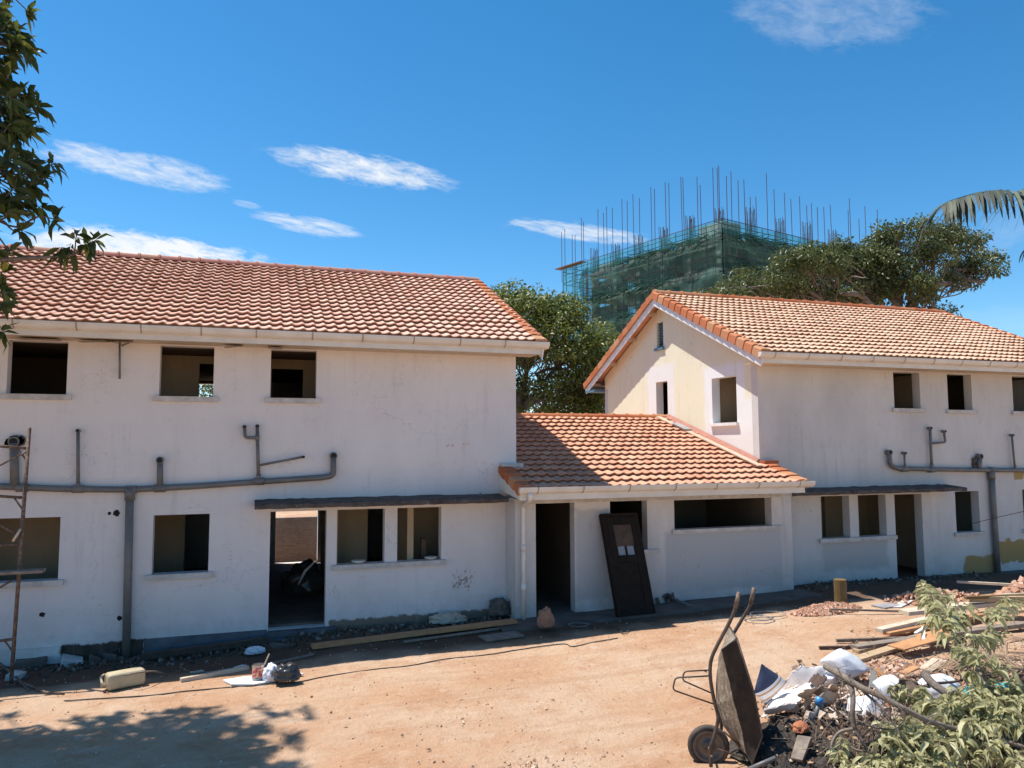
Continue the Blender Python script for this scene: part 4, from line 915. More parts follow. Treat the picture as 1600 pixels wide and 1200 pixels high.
    # nets: wavy sheets between levels
    def net(ax, L0, L1, z0, z1, off, mat, amp, sag, seed, nm='safety_net'):
        m = MB(); other = B if ax is A else A; nu, nv = int((L1-L0)/.4)+1, max(3, int((z1-z0)/.4))
        for i in range(nu+1):
            u = L0+(L1-L0)*i/nu
            for j in range(nv+1):
                w = j/nv; n1 = noise.noise(Vector((u*.35, w*1.5, seed)))*amp+noise.noise(Vector((u*1.6, w*3, seed+4)))*amp*.35
                bulge = math.sin(math.pi*w)*amp*.5
                zz = z0+(z1-z0)*w+noise.noise(Vector((u*.3, 0, seed+9)))*sag*(1 if j in (0, nv) else .8)
                p = g0+ax*u-other*(off+bulge+n1*.8)+Vector((0, 0, zz)); m.v.append(tuple(p))
        for i in range(nu):
            for j in range(nv): a = i*(nv+1)+j; m.f.append((a, a+1, a+nv+2, a+nv+1))
        return m.build(nm, mat, t, True)
    lev = [24.6, 21.3, 18.0, 14.7, 11.4, 8.1]
    for k in range(5):
        net(A, .0 if k else 0, LA-3.2 if k < 3 else LA-4, lev[k+1]+.1, lev[k]+(.3 if k == 0 else .15), -.22, net_m, .5, .5, 3+k)
        net(B, 0, LB, lev[k+1]+.1, lev[k]+(.3 if k == 0 else .15), -.22, net_m, .5, .5, 23+k)
    net(A, 0, LA, 24.5, 25.9, .05, net_thin, .1, .05, 40); net(B, 0, LB, 24.5, 25.9, .05, net_thin, .1, .05, 41); net(A, LA-4, LA, 14, 24.6, .05, net_thin, .3, .1, 44)
    # slumped folds of net along two lifts
    for ax, L, z, a0, sd in ((A, 15, 17.9, .3, 1), (A, 21, 20.9, 6, 2), (B, 12, 21.2, .3, 3), (A, 14, 24.2, 1, 6), (B, 16, 24.3, .5, 7)):
        m = MB(); other = B if ax is A else A; rg = random.Random(sd)
        for k in range(int(L*5)):
            u = a0+rg.random()*(L-a0); l = rg.uniform(.6, 2.4); zz = z+rg.uniform(-.4, .45); m.beam(g0+ax*u-other*(.35+rg.uniform(0, .4))+Vector((0, 0, zz)), g0+ax*(u+l)-other*(.35+rg.uniform(0, .4))+Vector((0, 0, zz+rg.uniform(-.7, .7))), .14, .06)
        m.build('net_folds', net_m, t)
tower()

q_ = PY(319, 616, 30)
tree('garden_tree', 'leafy tree glimpsed through the small opening inside the middle upper window of the left house', 'tree', (q_.x, 30, -.3), (q_.x, 30, 3.0), [((q_.x+.1, 30, q_.z-.6), (1.3, 1.2, 1.1), 1.0)], 40, .45, 170, .2, leaf_far, .12, [(q_.x-.4, 30, 4.4), (q_.x+.5, 30, 4.3)])
# brick boundary wall and trees far behind, seen through the openings
m = MB(); m.box(-14, 23.5, -.5, 4.9, 23.7, 1.12); o = m.build('boundary_wall', brick_w); tag(o, 'low brick boundary wall seen through the open doorway of the left house', 'wall')
tree('garden_tree', 'leafy tree seen through the ground floor window of the right house', 'tree', (27.0, 33.5, -.2), (27, 33.5, 1.6), [((27.0, 33.5, 3.1), (3.4, 2.0, 2.0), 1.2)], 60, .6, 150, .24, leaf_far, .18, [(26, 33, 3), (28.4, 33.5, 3.2)])

# ================================================================== yard: heap surface
def sm(t): t = max(0., min(1., t)); return t*t*(3-2*t)
def hz(x, y):
    """surface of the rubbish heap in the near right corner"""
    e = noise.noise(Vector((x*.9, y*.9, 2)))*.35
    a = sm((1.0-math.hypot((x-8.3)/2.9, (y-6.3)/2.05)+e*.3)/.55)*.42       # broad pile
    b = sm((1.0-math.hypot((x-5.85)/1.3, (y-6.6)/1.45)+e*.25)/.6)*.36      # dark soil
    return gz(x, y)+max(a, b)
def hit(px, py, f=hz, dz=0):
    v = _ray(px, py); t = 3.0
    while t < 60:
        p = Vector((0, 0, CAMZ))+v*t
        if p.z < f(p.x, p.y)+dz: return p
        t += .02
    return p
def G(px, py, dz=0): return hit(px, py, gz, dz)
# soil heap
def mound(name, mat, x0, x1, y0, y1, f, label, cat, step=.04, amp=.06, cond=None, edge=.0, kind=None, group=None):
    m = MB(); nx_, ny_ = int((x1-x0)/step), int((y1-y0)/step)
    for j in range(ny_+1):
        for i in range(nx_+1):
            x, y = x0+i*step, y0+j*step; h = f(x, y)
            n1 = abs(noise.noise(Vector((x*7, y*7, 1))))*amp+noise.noise(Vector((x*19, y*19, 6)))*amp*.45
            d = h-gz(x, y); z = h-.03+n1*min(1, d*8) if d > .02 else gz(x, y)-.06
            m.v.append((x+noise.noise(Vector((x*11, y*11, 7)))*.02, y, z))
    m.f = [(j*(nx_+1)+i, j*(nx_+1)+i+1, (j+1)*(nx_+1)+i+1, (j+1)*(nx_+1)+i) for j in range(ny_) for i in range(nx_)]
    o = m.build(name, mat, None, False); tag(o, label, cat, group, kind); return o
def soil_mat():
    m, nt, b = new_mat('heap_soil'); p = coords(nt); x, y, z = sepxyz(nt, p)
    r = nd(nt, 'ShaderNodeMapRange'); r.inputs['From Min'].default_value = 5.9; r.inputs['From Max'].default_value = 6.5
    nt.links.new(math_(nt, 'ADD', x, math_(nt, 'MULTIPLY', noise_fac(nt, 2.5, 5, .6, p, 0, 1), 1.4)), r.inputs['Value'])
    k = nd(nt, 'ShaderNodeMath', operation='SUBTRACT'); nt.links.new(r.outputs[0], k.inputs[0]); k.inputs[1].default_value = .25; k.use_clamp = True
    c1 = mix(nt, noise_fac(nt, 14, 6, .7, p, .4, .65), (.05, .04, .034), (.11, .085, .068)); c2 = mix(nt, noise_fac(nt, 9, 6, .7, p, .4, .65), (.20, .105, .06), (.10, .06, .04))
    c = mix(nt, k.outputs[0], c1, c2); c = mix(nt, noise_fac(nt, 60, 3, .6, p, .66, .7), c, (.42, .37, .32))
    nt.links.new(c, b.inputs['Base Color']); b.inputs['Roughness'].default_value = .95; bump(nt, b, noise_fac(nt, 40, 6, .75, p, 0, 1), 1, .04); return m
soil_o = mound('soil_heap', soil_mat(), 4.9, 11.4, 4.3, 8.7, hz, 'dark and red brown earth heap under the rubbish in the near right corner', 'heap', .035, .09)

def chunk(m, c, r, rng, sq=.7):
    c = Vector(c); b = len(m.v); ax = Vector((rng.gauss(0, 1), rng.gauss(0, 1), rng.gauss(0, 1))).normalized(); bx = ax.orthogonal().normalized(); cx = ax.cross(bx)
    s = (r*rng.uniform(.7, 1.4), r*rng.uniform(.5, 1), r*rng.uniform(.3, .7))
    for k in (-1, 1):
        for i, j in ((-1, -1), (1, -1), (1, 1), (-1, 1)): m.v.append(tuple(c+ax*i*s[0]*rng.uniform(.6, 1)+bx*j*s[1]*rng.uniform(.6, 1)+cx*k*s[2]*rng.uniform(.7, 1)))
    m.f += [tuple(b+q for q in f) for f in ((0, 3, 2, 1), (4, 5, 6, 7), (0, 1, 5, 4), (1, 2, 6, 5), (2, 3, 7, 6), (3, 0, 4, 7))]; return 6
def scatter(name, mat, n, area, r, label, cat, seed, f=gz, kind='stuff', tintf=None):
    rng = random.Random(seed); m = MB(); tint = []
    for _ in range(n):
        x, y = area(rng); rr = r*rng.uniform(.35, 1)**2*1.6; chunk(m, (x, y, f(x, y)+rr*.25), rr, rng); tint += [min(1, max(0, rng.gauss(.5, .25)))]*6
    o = m.build(name, mat, None, False, tint); tag(o, label, cat, None, kind); return o
scatter('gravel', tile_mat('pebbles', (.32, .18, .11), (.52, .33, .21), (.66, .50, .38), (.6, .42, .28)), 3600, lambda r: (r.uniform(-4.5, 12), r.uniform(5.2, 13.6)), .0095, 'small stones and crumbs of earth strewn over the yard', 'gravel', 1)
scatter('gravel', MATS['pebbles'], 420, lambda r: ((lambda a, q: (2.45+math.cos(a)*q*1.6, 7.75+math.sin(a)*q*.45))(r.uniform(0, 6.3), abs(r.gauss(0, .45)))), .017, 'patch of grey gravel at the bottom edge in the middle of the yard', 'gravel', 2)
brk = tile_mat('brick_bits', (.30, .12, .07), (.46, .25, .16), (.68, .48, .36), (.62, .46, .36))
def heap_area(cx, cy, rx, ry):
    return lambda r: ((lambda a, q: (cx+math.cos(a)*q*rx, cy+math.sin(a)*q*ry))(r.uniform(0, 6.3), r.random()**.6))
def rub(cx, cy, rx, ry, h):
    return lambda x, y: gz(x, y)+h*max(0, 1-math.hypot((x-cx)/rx, (y-cy)/ry))
c = G(1292, 955); scatter('brick_rubble', brk, 1800, heap_area(c.x, c.y, .78, .3), .03, 'low heap of broken orange brick beside the yellow stump', 'rubble', 3, rub(c.x, c.y, .78, .3, .13), kind=None)
c = G(1462, 938); scatter('brick_rubble', brk, 500, heap_area(c.x, c.y, 1.3, .5), .032, 'scatter of brick crumbs behind the leafy cut branch', 'rubble', 4, rub(c.x, c.y, 1.3, .5, .2), kind=None)
c = G(1610, 945); scatter('brick_rubble', brk, 500, heap_area(c.x, c.y, .9, .6), .06, 'red brown rubble heap at the right edge above the planks', 'rubble', 5, rub(c.x, c.y, .9, .6, .5), kind=None)
scatter('brick_rubble', brk, 1500, lambda r: (lambda q: (q.x, q.y))(hit(r.uniform(1350, 1600), r.uniform(1035, 1110))), .034, 'broken brick and plaster strewn over the rubbish heap', 'rubble', 6, hz)
scatter('gravel', soil_m, 900, lambda r: (lambda q: (q.x, q.y))(hit(r.uniform(1180, 1400), r.uniform(1085, 1200))), .012, 'clods and stones on the dark soil heap', 'gravel', 7, hz)
scatter('wall_foot_rubble', tile_mat('foot_bits', (.06, .04, .03), (.13, .09, .065), (.3, .25, .21), (.16, .11, .08)), 1700, lambda r: (r.uniform(-5, 4.7) if r.random() < .8 else r.uniform(11.3, 17), 14.55-abs(r.gauss(0, .35))), .034, 'crumbled plaster and earth lying along the foot of the white walls', 'rubble', 8)
# litter: dry leaves and chips
P = []
for _ in range(130):
    x, y = random.uniform(-4, 11), random.uniform(5.6, 12.9); P.append((x, y, gz(x, y)+.012))
for _ in range(500):
    q = hit(random.uniform(1190, 1600), random.uniform(1050, 1200)); P.append((q.x, q.y, q.z+.03))
P = np.array(P); Nn = RNG.normal(size=P.shape)*np.array([1, 1, .25]); tag(leaf_mesh('leaf_litter', P, Nn, .07, .035, litter_m, None, None, .0), 'dry leaves and chips scattered over the earth', 'litter', None, 'stuff')

# ---- planks and sticks
def plank(name, label, pa, pb, w, t, mat, za=.03, zb=.03, cat='plank', f=gz, roll=0, grp=None):
    a = hit(*pa, f, za); b = hit(*pb, f, zb); m = MB(); up = Vector((math.sin(roll), 0, math.cos(roll))); m.beam(a, b, w, t, up)
    o = m.build(name, mat); tag(o, label, cat, grp); return o
def bev(o, w=.006):
    md = o.modifiers.new('b', 'BEVEL'); md.width = w; md.segments = 2; return o
PG = 'planks and battens lying about the yard'
plank('batten', 'thin pale batten lying left of the paint tin board', (282, 1063), (388, 1043), .07, .06, wood_pale, .03, .03, 'batten', grp=PG)
plank('batten', 'short pale offcut beside the long thin batten near the jerrycan', (297, 1051), (318, 1048), .05, .02, wood_pale, .02, .02, 'batten', grp=PG)
plank('batten', 'small white offcut behind the long thin batten', (368, 1044), (382, 1040), .08, .025, white_board, .02, .02, 'batten', grp=PG)
plank('batten', 'dark stick in the shade behind the black bag', (395, 1043), (490, 1022), .035, .03, wood_old, .02, .02, 'batten', grp=PG)
plank('plank', 'long brown plank lying in the shade along the foot of the left house', (487, 1010), (805, 970), .22, .05, wood_orange, .06, .1, grp=PG)
plank('plank', 'dark timber edge lying on the ground right of the grey down pipe', (220, 1026), (420, 1000), .10, .10, wood_dark, .08, .08, grp=PG)
plank('batten', 'thin batten in the shade in front of the long brown plank', (630, 1003), (830, 975), .05, .03, wood_old, .03, .03, 'batten', grp=PG)
plank('plank', 'short brown board lying flat near the foot of the white down pipe', (755, 998), (812, 990), .35, .03, wood_old, .03, .03, grp=PG)
plank('batten', 'long rod in front of the brick rubble heap', (1298, 952), (1408, 955), .035, .035, wood_old, .1, .06, 'batten', grp=PG)
for i, (pa, pb, w, t, mt, za, zb, lb) in enumerate((
    ((1412, 957), (1590, 938), .26, .07, wood_pale, .22, .30, 'wide pale plank on top of the plank pile, pointing left'),
    ((1512, 936), (1640, 936), .10, .10, wood_raw, .38, .38, 'uppermost raw beam of the plank pile at the right edge'),
    ((1508, 934), (1640, 929), .07, .05, yellow_m, .42, .42, 'yellowish batten on the uppermost raw beam'),
    ((1548, 960), (1640, 948), .14, .05, wood_raw, .25, .25, 'raw board below the uppermost beam at the right edge'),
    ((1373, 985), (1450, 967), .15, .06, wood_pale, .14, .18, 'pale squared beam end in the middle of the plank pile'),
    ((1385, 990), (1560, 955), .14, .05, wood_orange, .10, .14, 'brownish board beneath the pale squared beam'),
    ((1335, 1012), (1600, 975), .16, .07, wood_old, .06, .10, 'long weathered grey board at the left tip of the plank pile'),
    ((1337, 1018), (1480, 985), .12, .06, wood_raw, .03, .06, 'board lying under the long weathered grey board'),
    ((1337, 1031), (1410, 1008), .17, .05, wood_raw, .03, .06, 'yellow raw board nearest the white sack'),
    ((1400, 1012), (1480, 990), .30, .025, wood_orange, .14, .2, 'wide orange board leaning on the plank pile'),
    ((1420, 1000), (1475, 985), .22, .025, wood_orange, .05, .2, 'short orange board beside the wide orange board'),
    ((1280, 1012), (1400, 1010), .05, .045, wood_dark, .03, .04, 'dark thin stick poking farthest left from the plank pile'),
    ((1307, 1001), (1420, 997), .05, .05, bark_m, .05, .06, 'knobbly dark stick above the farthest poking stick'),
    ((1430, 990), (1447, 979), .05, .03, white_board, .2, .28, 'short white painted stick laid across the orange board'),
    ((1443, 1005), (1443, 980), .05, .03, white_board, .15, .28, 'upright white painted stick on the orange board'),
    ((1495, 909), (1640, 917), .06, .05, wood_pale, .25, .3, 'long pale pole in the shade behind the plank pile'),
    ((1560, 930), (1640, 926), .05, .04, wood_pale, .3, .3, 'thin pale stick behind the uppermost beam'))):
    bev(plank('plank', lb, pa, pb, w, t, mt, za, zb, grp=PG), .004)
plank('board', 'grey board lying in the sun edge beside the yellow stump', (1372, 948), (1400, 944), .3, .02, grey_sheet, .02, .02, 'board')
m = MB(); q = [G(*p_, .03) for p_ in ((1393, 948), (1408, 948), (1427, 938), (1411, 937))]; m.add(q+[v-Vector((0, 0, .02)) for v in q], [(0, 1, 2, 3), (7, 6, 5, 4), (0, 4, 5, 1), (1, 5, 6, 2), (2, 6, 7, 3), (3, 7, 4, 0)]); tag(m.build('board', white_board), 'small pale blue white board behind the leafy cut branch', 'board')
# stump
b = G(1314, 945); m = MB(); m.tube([(b.x, b.y, b.z-.05), (b.x, b.y, b.z+.2), (b.x, b.y, b.z+.50)], [.125, .12, .122], 16); o = bev(m.build('tree_stump', yellow_m, None), .008); tag(o, 'stubby yellow wooden post standing in the shade by the brick rubble', 'post')
# slabs by the left wall foot
for i, (px, py, w, l, h, lb) in enumerate(((48, 1040, .45, .25, .14, 'broken concrete slab at the foot of the scaffold post'), (112, 1038, .32, .3, .12, 'broken concrete block right of the scaffold post'), (148, 1035, .16, .14, .1, 'small concrete lump between the block and the grey down pipe'), (170, 1032, .2, .12, .12, 'concrete lump touching the grey down pipe'), (24, 1062, .2, .16, .12, 'white lump of plaster under the scaffold post'), (435, 1012, .25, .12, .07, 'rubble lump in front of the doorway step'))):
    c = G(px, py); m = MB(); rg = random.Random(i+40); m.obox(c+Vector((0, 0, h/2)), Vector((w/2, rg.uniform(-.05, .05), rg.uniform(-.03, .03))), Vector((rg.uniform(-.04, .04), l/2, .02)), Vector((.01, 0, h/2))); 
    bm_ = m.build('concrete_block', sill_m if i in (1, 4) else apron_m); bm_.data.vertices[6].co.z -= h*.4; bev(bm_, .015); tag(bm_, lb, 'concrete block', 'broken concrete lumps at the wall foot')

# ---- leaning door
def leaning_door():
    fy = 13.3; zb = gz(7.0, fy)+.06
    A = PY(969, 977, 13.35); B = PY(1022, 971, 13.35); Tl = PY(936, 806, 13.93); Tr = PY(1000, 808, 13.93)
    A.z = B.z = zb
    bx = (B-A); w = .92; bx.normalize(); up = ((Tl+Tr)/2-(A+B)/2); h = up.length; up.normalize(); nrm = bx.cross(up).normalized(); up = nrm.cross(bx) if False else up
    t = empty('loose_door', (A+B)/2, 'dark brown old door with a broken pane leaning against the link block wall', 'door')
    O = (A+B)/2; hw = .33
    def bar(name, u0, u1, v0, v1, d0=.0, d1=.05, mat=door_m):
        m = MB(); c = O+bx*(u0+u1)/2+up*(v0+v1)/2+nrm*(-(d0+d1)/2) ; m.obox(c, bx*(u1-u0)/2, up*(v1-v0)/2, nrm*(d1-d0)/2); o = m.build(name, mat, t); bev(o, .006); return o
    s = 1 if nrm.y < 0 else -1
    nrm2 = nrm*s
    def bar(name, u0, u1, v0, v1, d0=.0, d1=.05, mat=door_m):
        m = MB(); c = O+bx*(u0+u1)/2+up*(v0+v1)/2+nrm2*(d0+d1)/2; m.obox(c, bx*(u1-u0)/2, up*(v1-v0)/2, nrm2*(d1-d0)/2); o = m.build(name, mat, t); bev(o, .006); return o
    bar('frame', -hw-.09, -hw, 0, h+.06, -.08, .05); bar('frame', hw, hw+.05, 0, h+.06, -.08, .05); bar('frame', -hw, hw, h, h+.06, -.08, .05)
    bar('stile', -hw, -hw+.13, 0, h-.01); bar('stile', hw-.13, hw, 0, h-.01)
    bar('rail', -hw+.13, hw-.13, 0, .2); bar('rail', -hw+.13, hw-.13, h*.52, h*.52+.14); bar('rail', -hw+.13, hw-.13, h-.17, h-.01)
    bar('lower_panel', -hw+.13, hw-.13, .2, h*.52, .01, .035)
    bar('upper_panel', -hw+.13, hw-.13, h*.52+.32, h-.17, .01, .03, wood_dark)
    p0, p1 = h*.52+.14, h*.52+.32
    gm, nt_, bb = new_mat('dusty_glass'); bb.inputs['Base Color'].default_value = (.25, .25, .25, 1); bb.inputs['Roughness'].default_value = .25
    bar('pane', -.18, -.02, p0, p1, .012, .02, gm); bar('pane', .02, .18, p0, p1, .012, .02, gm); bar('glazing_bar', -.02, .02, p0, p1, 0, .04); bar('glazing_bar', -hw+.13, -.18, p0, p1, 0, .04); bar('glazing_bar', .18, hw-.13, p0, p1, 0, .04)
leaning_door()

# ---- scaffold at the left edge
def scaffold():
    base = Vector((-3.33, 13.2, gz(-3.33, 13.2))); t = empty('scaffold', base, 'rusty tubular scaffold frame standing at the left edge in front of the wall', 'scaffold')
    def q(x, y): return PY(x, y, 13.2)
    top = q(46, 668); ft = Vector((q(18, 1052).x, 13.2, base.z))
    m = MB(); m.tube([ft, ft.lerp(top, .5), top], .027, 10); m.build('post', rust, t, True)
    L = Vector((-1.25, 0, 0))
    m = MB(); m.tube([ft+L, ft.lerp(top, .5)+L, top+L], .027, 10); m.build('post', rust, t, True)
    for y in (700, 775, 985):
        k = (1052-y)/(1052-668); a = ft.lerp(top, k); b = a+L+Vector((0, 0, .12 if y < 900 else -.08)); m = MB(); m.tube([a, b], .022, 8); m.build('rung', rust, t, True)
        m = MB(); m.tube([a+Vector((-.13, 0, .0)), a+Vector((0, 0, -.2))], .014, 6); m.build('gusset', rust, t, True)
    for y in (845,):
        k = (1052-y)/(1052-668); a = ft.lerp(top, k); m = MB(); m.tube([a+Vector((-.02, -.03, 0)), a+L], .02, 8); m.build('rung', rust, t, True)
    for (x1, y1, x2, y2) in ((42, 706, -20, 738), (33, 838, -20, 808), (22, 905, -20, 930)):
        m = MB(); m.tube([q(x1, y1)+Vector((0, -.04, 0)), q(x2, y2)+Vector((0, -.04, 0))], .014, 8); m.build('brace', rust, t, True)
    m = MB(); m.tube([q(34, 826)+Vector((0, -.06, 0)), q(22, 845)+Vector((0, -.06, 0))], .02, 6); m.build('clamp', wood_pale, t, True)
    m = MB(); a = q(-40, 896)+Vector((0, -.09, 0)); b = q(72, 890)+Vector((0, -.09, 0)); m.beam(a, b, .2, .045); o = m.build('scaffold_plank', wood_old, t); bev(o, .008)
    for (xx, yy) in ((0, 0), (-1.25, 0)):
        m = MB(); c = ft+Vector((xx, 0, .01)); m.obox(c, (.06, 0, 0), (0, .06, 0), (0, 0, .006)); m.build('base_plate', rust, t)
scaffold()
# frame parts lying at its foot
def lying_tube(label, pts, r=.018, mat=rust):
    m = MB(); m.tube([G(x, y, z) for x, y, z in pts], r, 8); tag(m.build('steel_tube', mat, None, True), label, 'tube')
lying_tube('bent rusty tube rising from the ground left of the scaffold post', [(-10, 1028, .25), (22, 1055, .06), (45, 1078, .03)]); lying_tube('thin rusty tube lying on the ground right of the scaffold post', [(38, 1068, .05), (72, 1082, .03), (100, 1084, .02)])

# ---- jerrycan
def jerrycan():
    c = G(195, 1074); ax = (G(225, 1066)-G(168, 1076)); ax.z = 0; ax.normalize(); sd = Vector((-ax.y, ax.x, 0)); t = empty('jerrycan', c, 'yellowish beige plastic jerrycan lying on its side in the sun', 'jerrycan')
    m = MB(); m.obox(c+Vector((0, 0, .125)), ax*.25, sd*.115, Vector((0, 0, .11))); o = m.build('body', jerry_m, t); md = o.modifiers.new('b', 'BEVEL'); md.width = .045; md.segments = 4
    for p_ in o.data.polygons: p_.use_smooth = True
    e = c-ax*.25+Vector((0, 0, .125))
    m = MB(); m.tube(bend([e+sd*.06+Vector((0, 0, .09)), e-ax*.055+sd*.06+Vector((0, 0, .07)), e-ax*.06-sd*.05+Vector((0, 0, .0)), e-ax*.0-sd*.06+Vector((0, 0, -.04))], .03), .018, 8); m.build('handle', jerry_m, t, True)
    m = MB(); m.tube([e+sd*.04+Vector((0, 0, -.055)), e-ax*.05+sd*.04+Vector((0, 0, -.055))], .03, 12); m.build('spout', jerry_m, t, True)
jerrycan()
# ---- white board with paint tin and bag
pts = [(348, 1062), (362, 1069), (396, 1069), (440, 1061), (475, 1052), (462, 1050), (420, 1054), (380, 1057)]
q = [G(x, y, .045 if i in (3, 4, 5) else .03) for i, (x, y) in enumerate(pts)]; m = MB(); n = len(q); m.add(q+[v-Vector((0, 0, .018)) for v in q], [tuple(range(n)), tuple(range(2*n-1, n-1, -1))]+[(i, i+n, (i+1) % n+n, (i+1) % n) for i in range(n)])
tag(m.build('board', white_board), 'white broken board lying flat in the sun under the paint tin', 'board')
c = G(403, 1060, .05); t = empty('paint_tin', c, 'open tin with red and orange label standing on the white board', 'paint tin')
m = MB(); m.tube([c, c+Vector((0, 0, .005)), c+Vector((0, 0, .03))], .085, 20); m.build('can', tin_m, t, True); m = MB(); m.tube([c+Vector((0, 0, .17)), c+Vector((0, 0, .2))], .087, 20, False); m.build('rim', tin_m, t, True)
m = MB(); m.tube([c+Vector((0, 0, .03)), c+Vector((0, 0, .17))], .0845, 20, False); m.build('label', tin_label, t, True)
m = MB(); m.tube([c+Vector((0, 0, .19)), c+Vector((0, 0, .192))], .08, 20); m.build('paint', wood_dark, t)
m = MB(); m.tube([c+Vector((.03, 0, .06)), c+Vector((.15, .02, .33))], .009, 6); tag(m.build('stirring_stick', wood_pale, None), 'pale stirring stick poking out of the paint tin', 'stick')
def blob(name, mat, c, r, seed, label, cat, amp=.25, freq=3, flat=.05, sub=4, ridge_=True, scale=(1, 1, 1), smooth_=True):
    import bmesh
    bm = bmesh.new(); bmesh.ops.create_icosphere(bm, subdivisions=sub, radius=1)
    for v in bm.verts:
        n = noise.noise(v.co*freq+Vector((seed, 0, 0))); n2 = 1-2*abs(noise.noise(v.co*freq*1.7+Vector((0, seed, 0)))) if ridge_ else 0
        k = 1+n*amp+n2*amp*.45+(1-abs(noise.noise(v.co*freq*3.7+Vector((0, 0, seed)))*3))*amp*.16; p = Vector((v.co.x*r[0]*k, v.co.y*r[1]*k, v.co.z*r[2]*k)); p.z = max(p.z, -r[2]*flat*6); v.co = p
    me = bpy.data.meshes.new(name); bm.to_mesh(me); bm.free(); me.materials.append(mat)
    if smooth_: me.polygons.foreach_set('use_smooth', [True]*len(me.polygons))
    o = bpy.data.objects.new(name, me); COL.objects.link(o); o.location = c; tag(o, label, cat); return o
blob('plastic_bag', plastic_black, G(447, 1056, .12), (.17, .13, .15), 4, 'crumpled black plastic bag on the white board beside the tin', 'bag', .35, 2.6)
blob('plastic_bag', sack_white, G(424, 1057, .08), (.11, .1, .16), 9, 'small white plastic bag between the tin and the black bag', 'bag', .3, 2.6)
blob('mesh_sack', bag_orange, G(853, 972, .16), (.14, .11, .24), 14, 'orange brown mesh sack slumped at the foot of the link block doorway', 'sack', .25, 2.4)
blob('cement_lump', concrete_dark, PY(780, 950, 14.4)+Vector((0, 0, -.05)), (.2, .15, .2), 24, 'dark mossy lump at the wall foot left of the white down pipe', 'lump', .4, 3)
blob('rag', card_m, PY(700, 960, 14.4)+Vector((0, 0, -.1)), (.3, .15, .12), 25, 'heap of dusty rags on the wall foot under the twin windows', 'rag', .4, 3)
blob('plastic_bag', sack_white, G(398, 1018, .06), (.14, .1, .07), 31, 'small greyish bag in the shade in front of the doorway step', 'bag', .4, 3)
# bowls on the sill, bottle, bundle in the doorway
for (px, py, lb) in ((560, 878, 'pale shallow bowl standing on the sill of the left twin window'), (673, 872, 'pale shallow bowl standing on the sill of the right twin window')):
    c = PY(px, py, D+.08); c.z = 1.008; m = MB(); prof = [(.05, 0), (.10, .012), (.135, .045), (.14, .05), (.13, .05), (.09, .022), (.0, .015)]; n = 20
    for r_, z in prof:
        for k in range(n): m.v.append((c.x+r_*math.cos(6.2832*k/n), c.y+.0+r_*.8*math.sin(6.2832*k/n), c.z+z))
    for i in range(len(prof)-1):
        for k in range(n): a = i*n+k; b_ = i*n+(k+1) % n; m.f.append((a, b_, b_+n, a+n))
    m.f.append(tuple(range(n))); tag(m.build('bowl', bowl_m, None, True), lb, 'bowl')
c = PY(661, 870, D+.45); m = MB(); m.box(c.x-.055, D+.38, .9, c.x+.055, D+.5, 1.38); o = bev(m.build('dark_post', wood_dark), .01); tag(o, 'short dark post standing inside the right twin window', 'post')
blob('tarpaulin_bundle', plastic_black, (1.05, 17.0, .28), (.42, .3, .42), 71, 'dark heaped bundle lying inside the shadowy doorway of the left house', 'bundle', .3, 2.2)
m = MB(); m.tube([(.92, 16.62, .35), (1.05, 16.6, .62), (1.22, 16.62, .78), (1.32, 16.66, .80)], [.02, .03, .02, .012], 8); tag(m.build('pale_strap', bowl_m, None, True), 'pale greenish strap lying over the dark bundle in the doorway', 'strap')
# pipe stub poking out of the link block
m = MB(); a = PY(1045, 933, YC-.03); m.tube([a, G(1088, 950, .03)], .03, 10); tag(m.build('broken_pipe', pipe_m, None, True), 'grey pipe stub poking from a hole in the link block wall down to the apron', 'pipe')
m = MB(); rg = random.Random(2)
for k in range(30): chunk(m, (a.x+rg.gauss(0, .07), YC-.03, a.z+rg.uniform(-.28, .05)), .05, rg)
m.build('rubble_around_pipe', concrete_dark, HM)
# ---- cables and wire coils
def cable(label, pts, r, mat, name='cable'):
    m = MB(); C = smooth_curve([G(x, y, .012+z) for x, y, z in pts], 5); C = [p+Vector((0, noise.noise(p*4)*.02, 0)) for p in C]; m.tube(C, r, 5); tag(m.build(name, mat, None, True), label, 'cable')
cable('long dark cable snaking across the sunny yard from the jerrycan to the doorway', [(100, 1095, 0), (180, 1090, 0), (240, 1086, 0), (300, 1079, 0), (380, 1072, 0), (460, 1066, 0), (520, 1055, 0), (600, 1044, 0), (640, 1040, 0), (700, 1029, 0), (760, 1023, 0), (830, 1012, 0), (880, 1006, 0), (895, 1010, 0), (930, 1003, 0), (965, 997, 0)], .009, cable_m)
cable('dark cable on the apron between the doorway and the leaning door', [(905, 968, .05), (930, 972, .05), (960, 980, .03), (975, 990, .02), (985, 982, .02)], .009, cable_m)
def coil(label, px, py, r, n, seed, mat=wire_m):
    c = G(px, py, .02); rg = random.Random(seed); P_ = []
    for k in range(n*18):
        a = 6.283*k/18; rr = r*(1+.18*math.sin(k*.37+seed)+rg.uniform(-.03, .03)); P_.append(c+Vector((rr*math.cos(a), rr*.8*math.sin(a), .01+.02*(k % 18)/18+.02*rg.random())))
    m = MB(); m.tube(P_, .006, 4); tag(m.build('wire_coil', mat, None, True), label, 'wire coil')
coil('loose coil of grey wire on the sunny ground by the wall shadow', 1182, 968, .28, 4, 1); coil('thin pale wire loop on the apron in front of the doorway', 905, 978, .2, 2, 3); coil('stretched tangle of wire right of the loose coil', 1205, 962, .35, 2, 5)
m = MB(); m.tube(smooth_curve([G(164, 1064, .03), G(205, 1053, .22), G(240, 1049, .18), G(262, 1054, .02)]), .012, 5); tag(m.build('twig', bark_pale, None, True), 'long bent twig behind the jerrycan', 'twig')

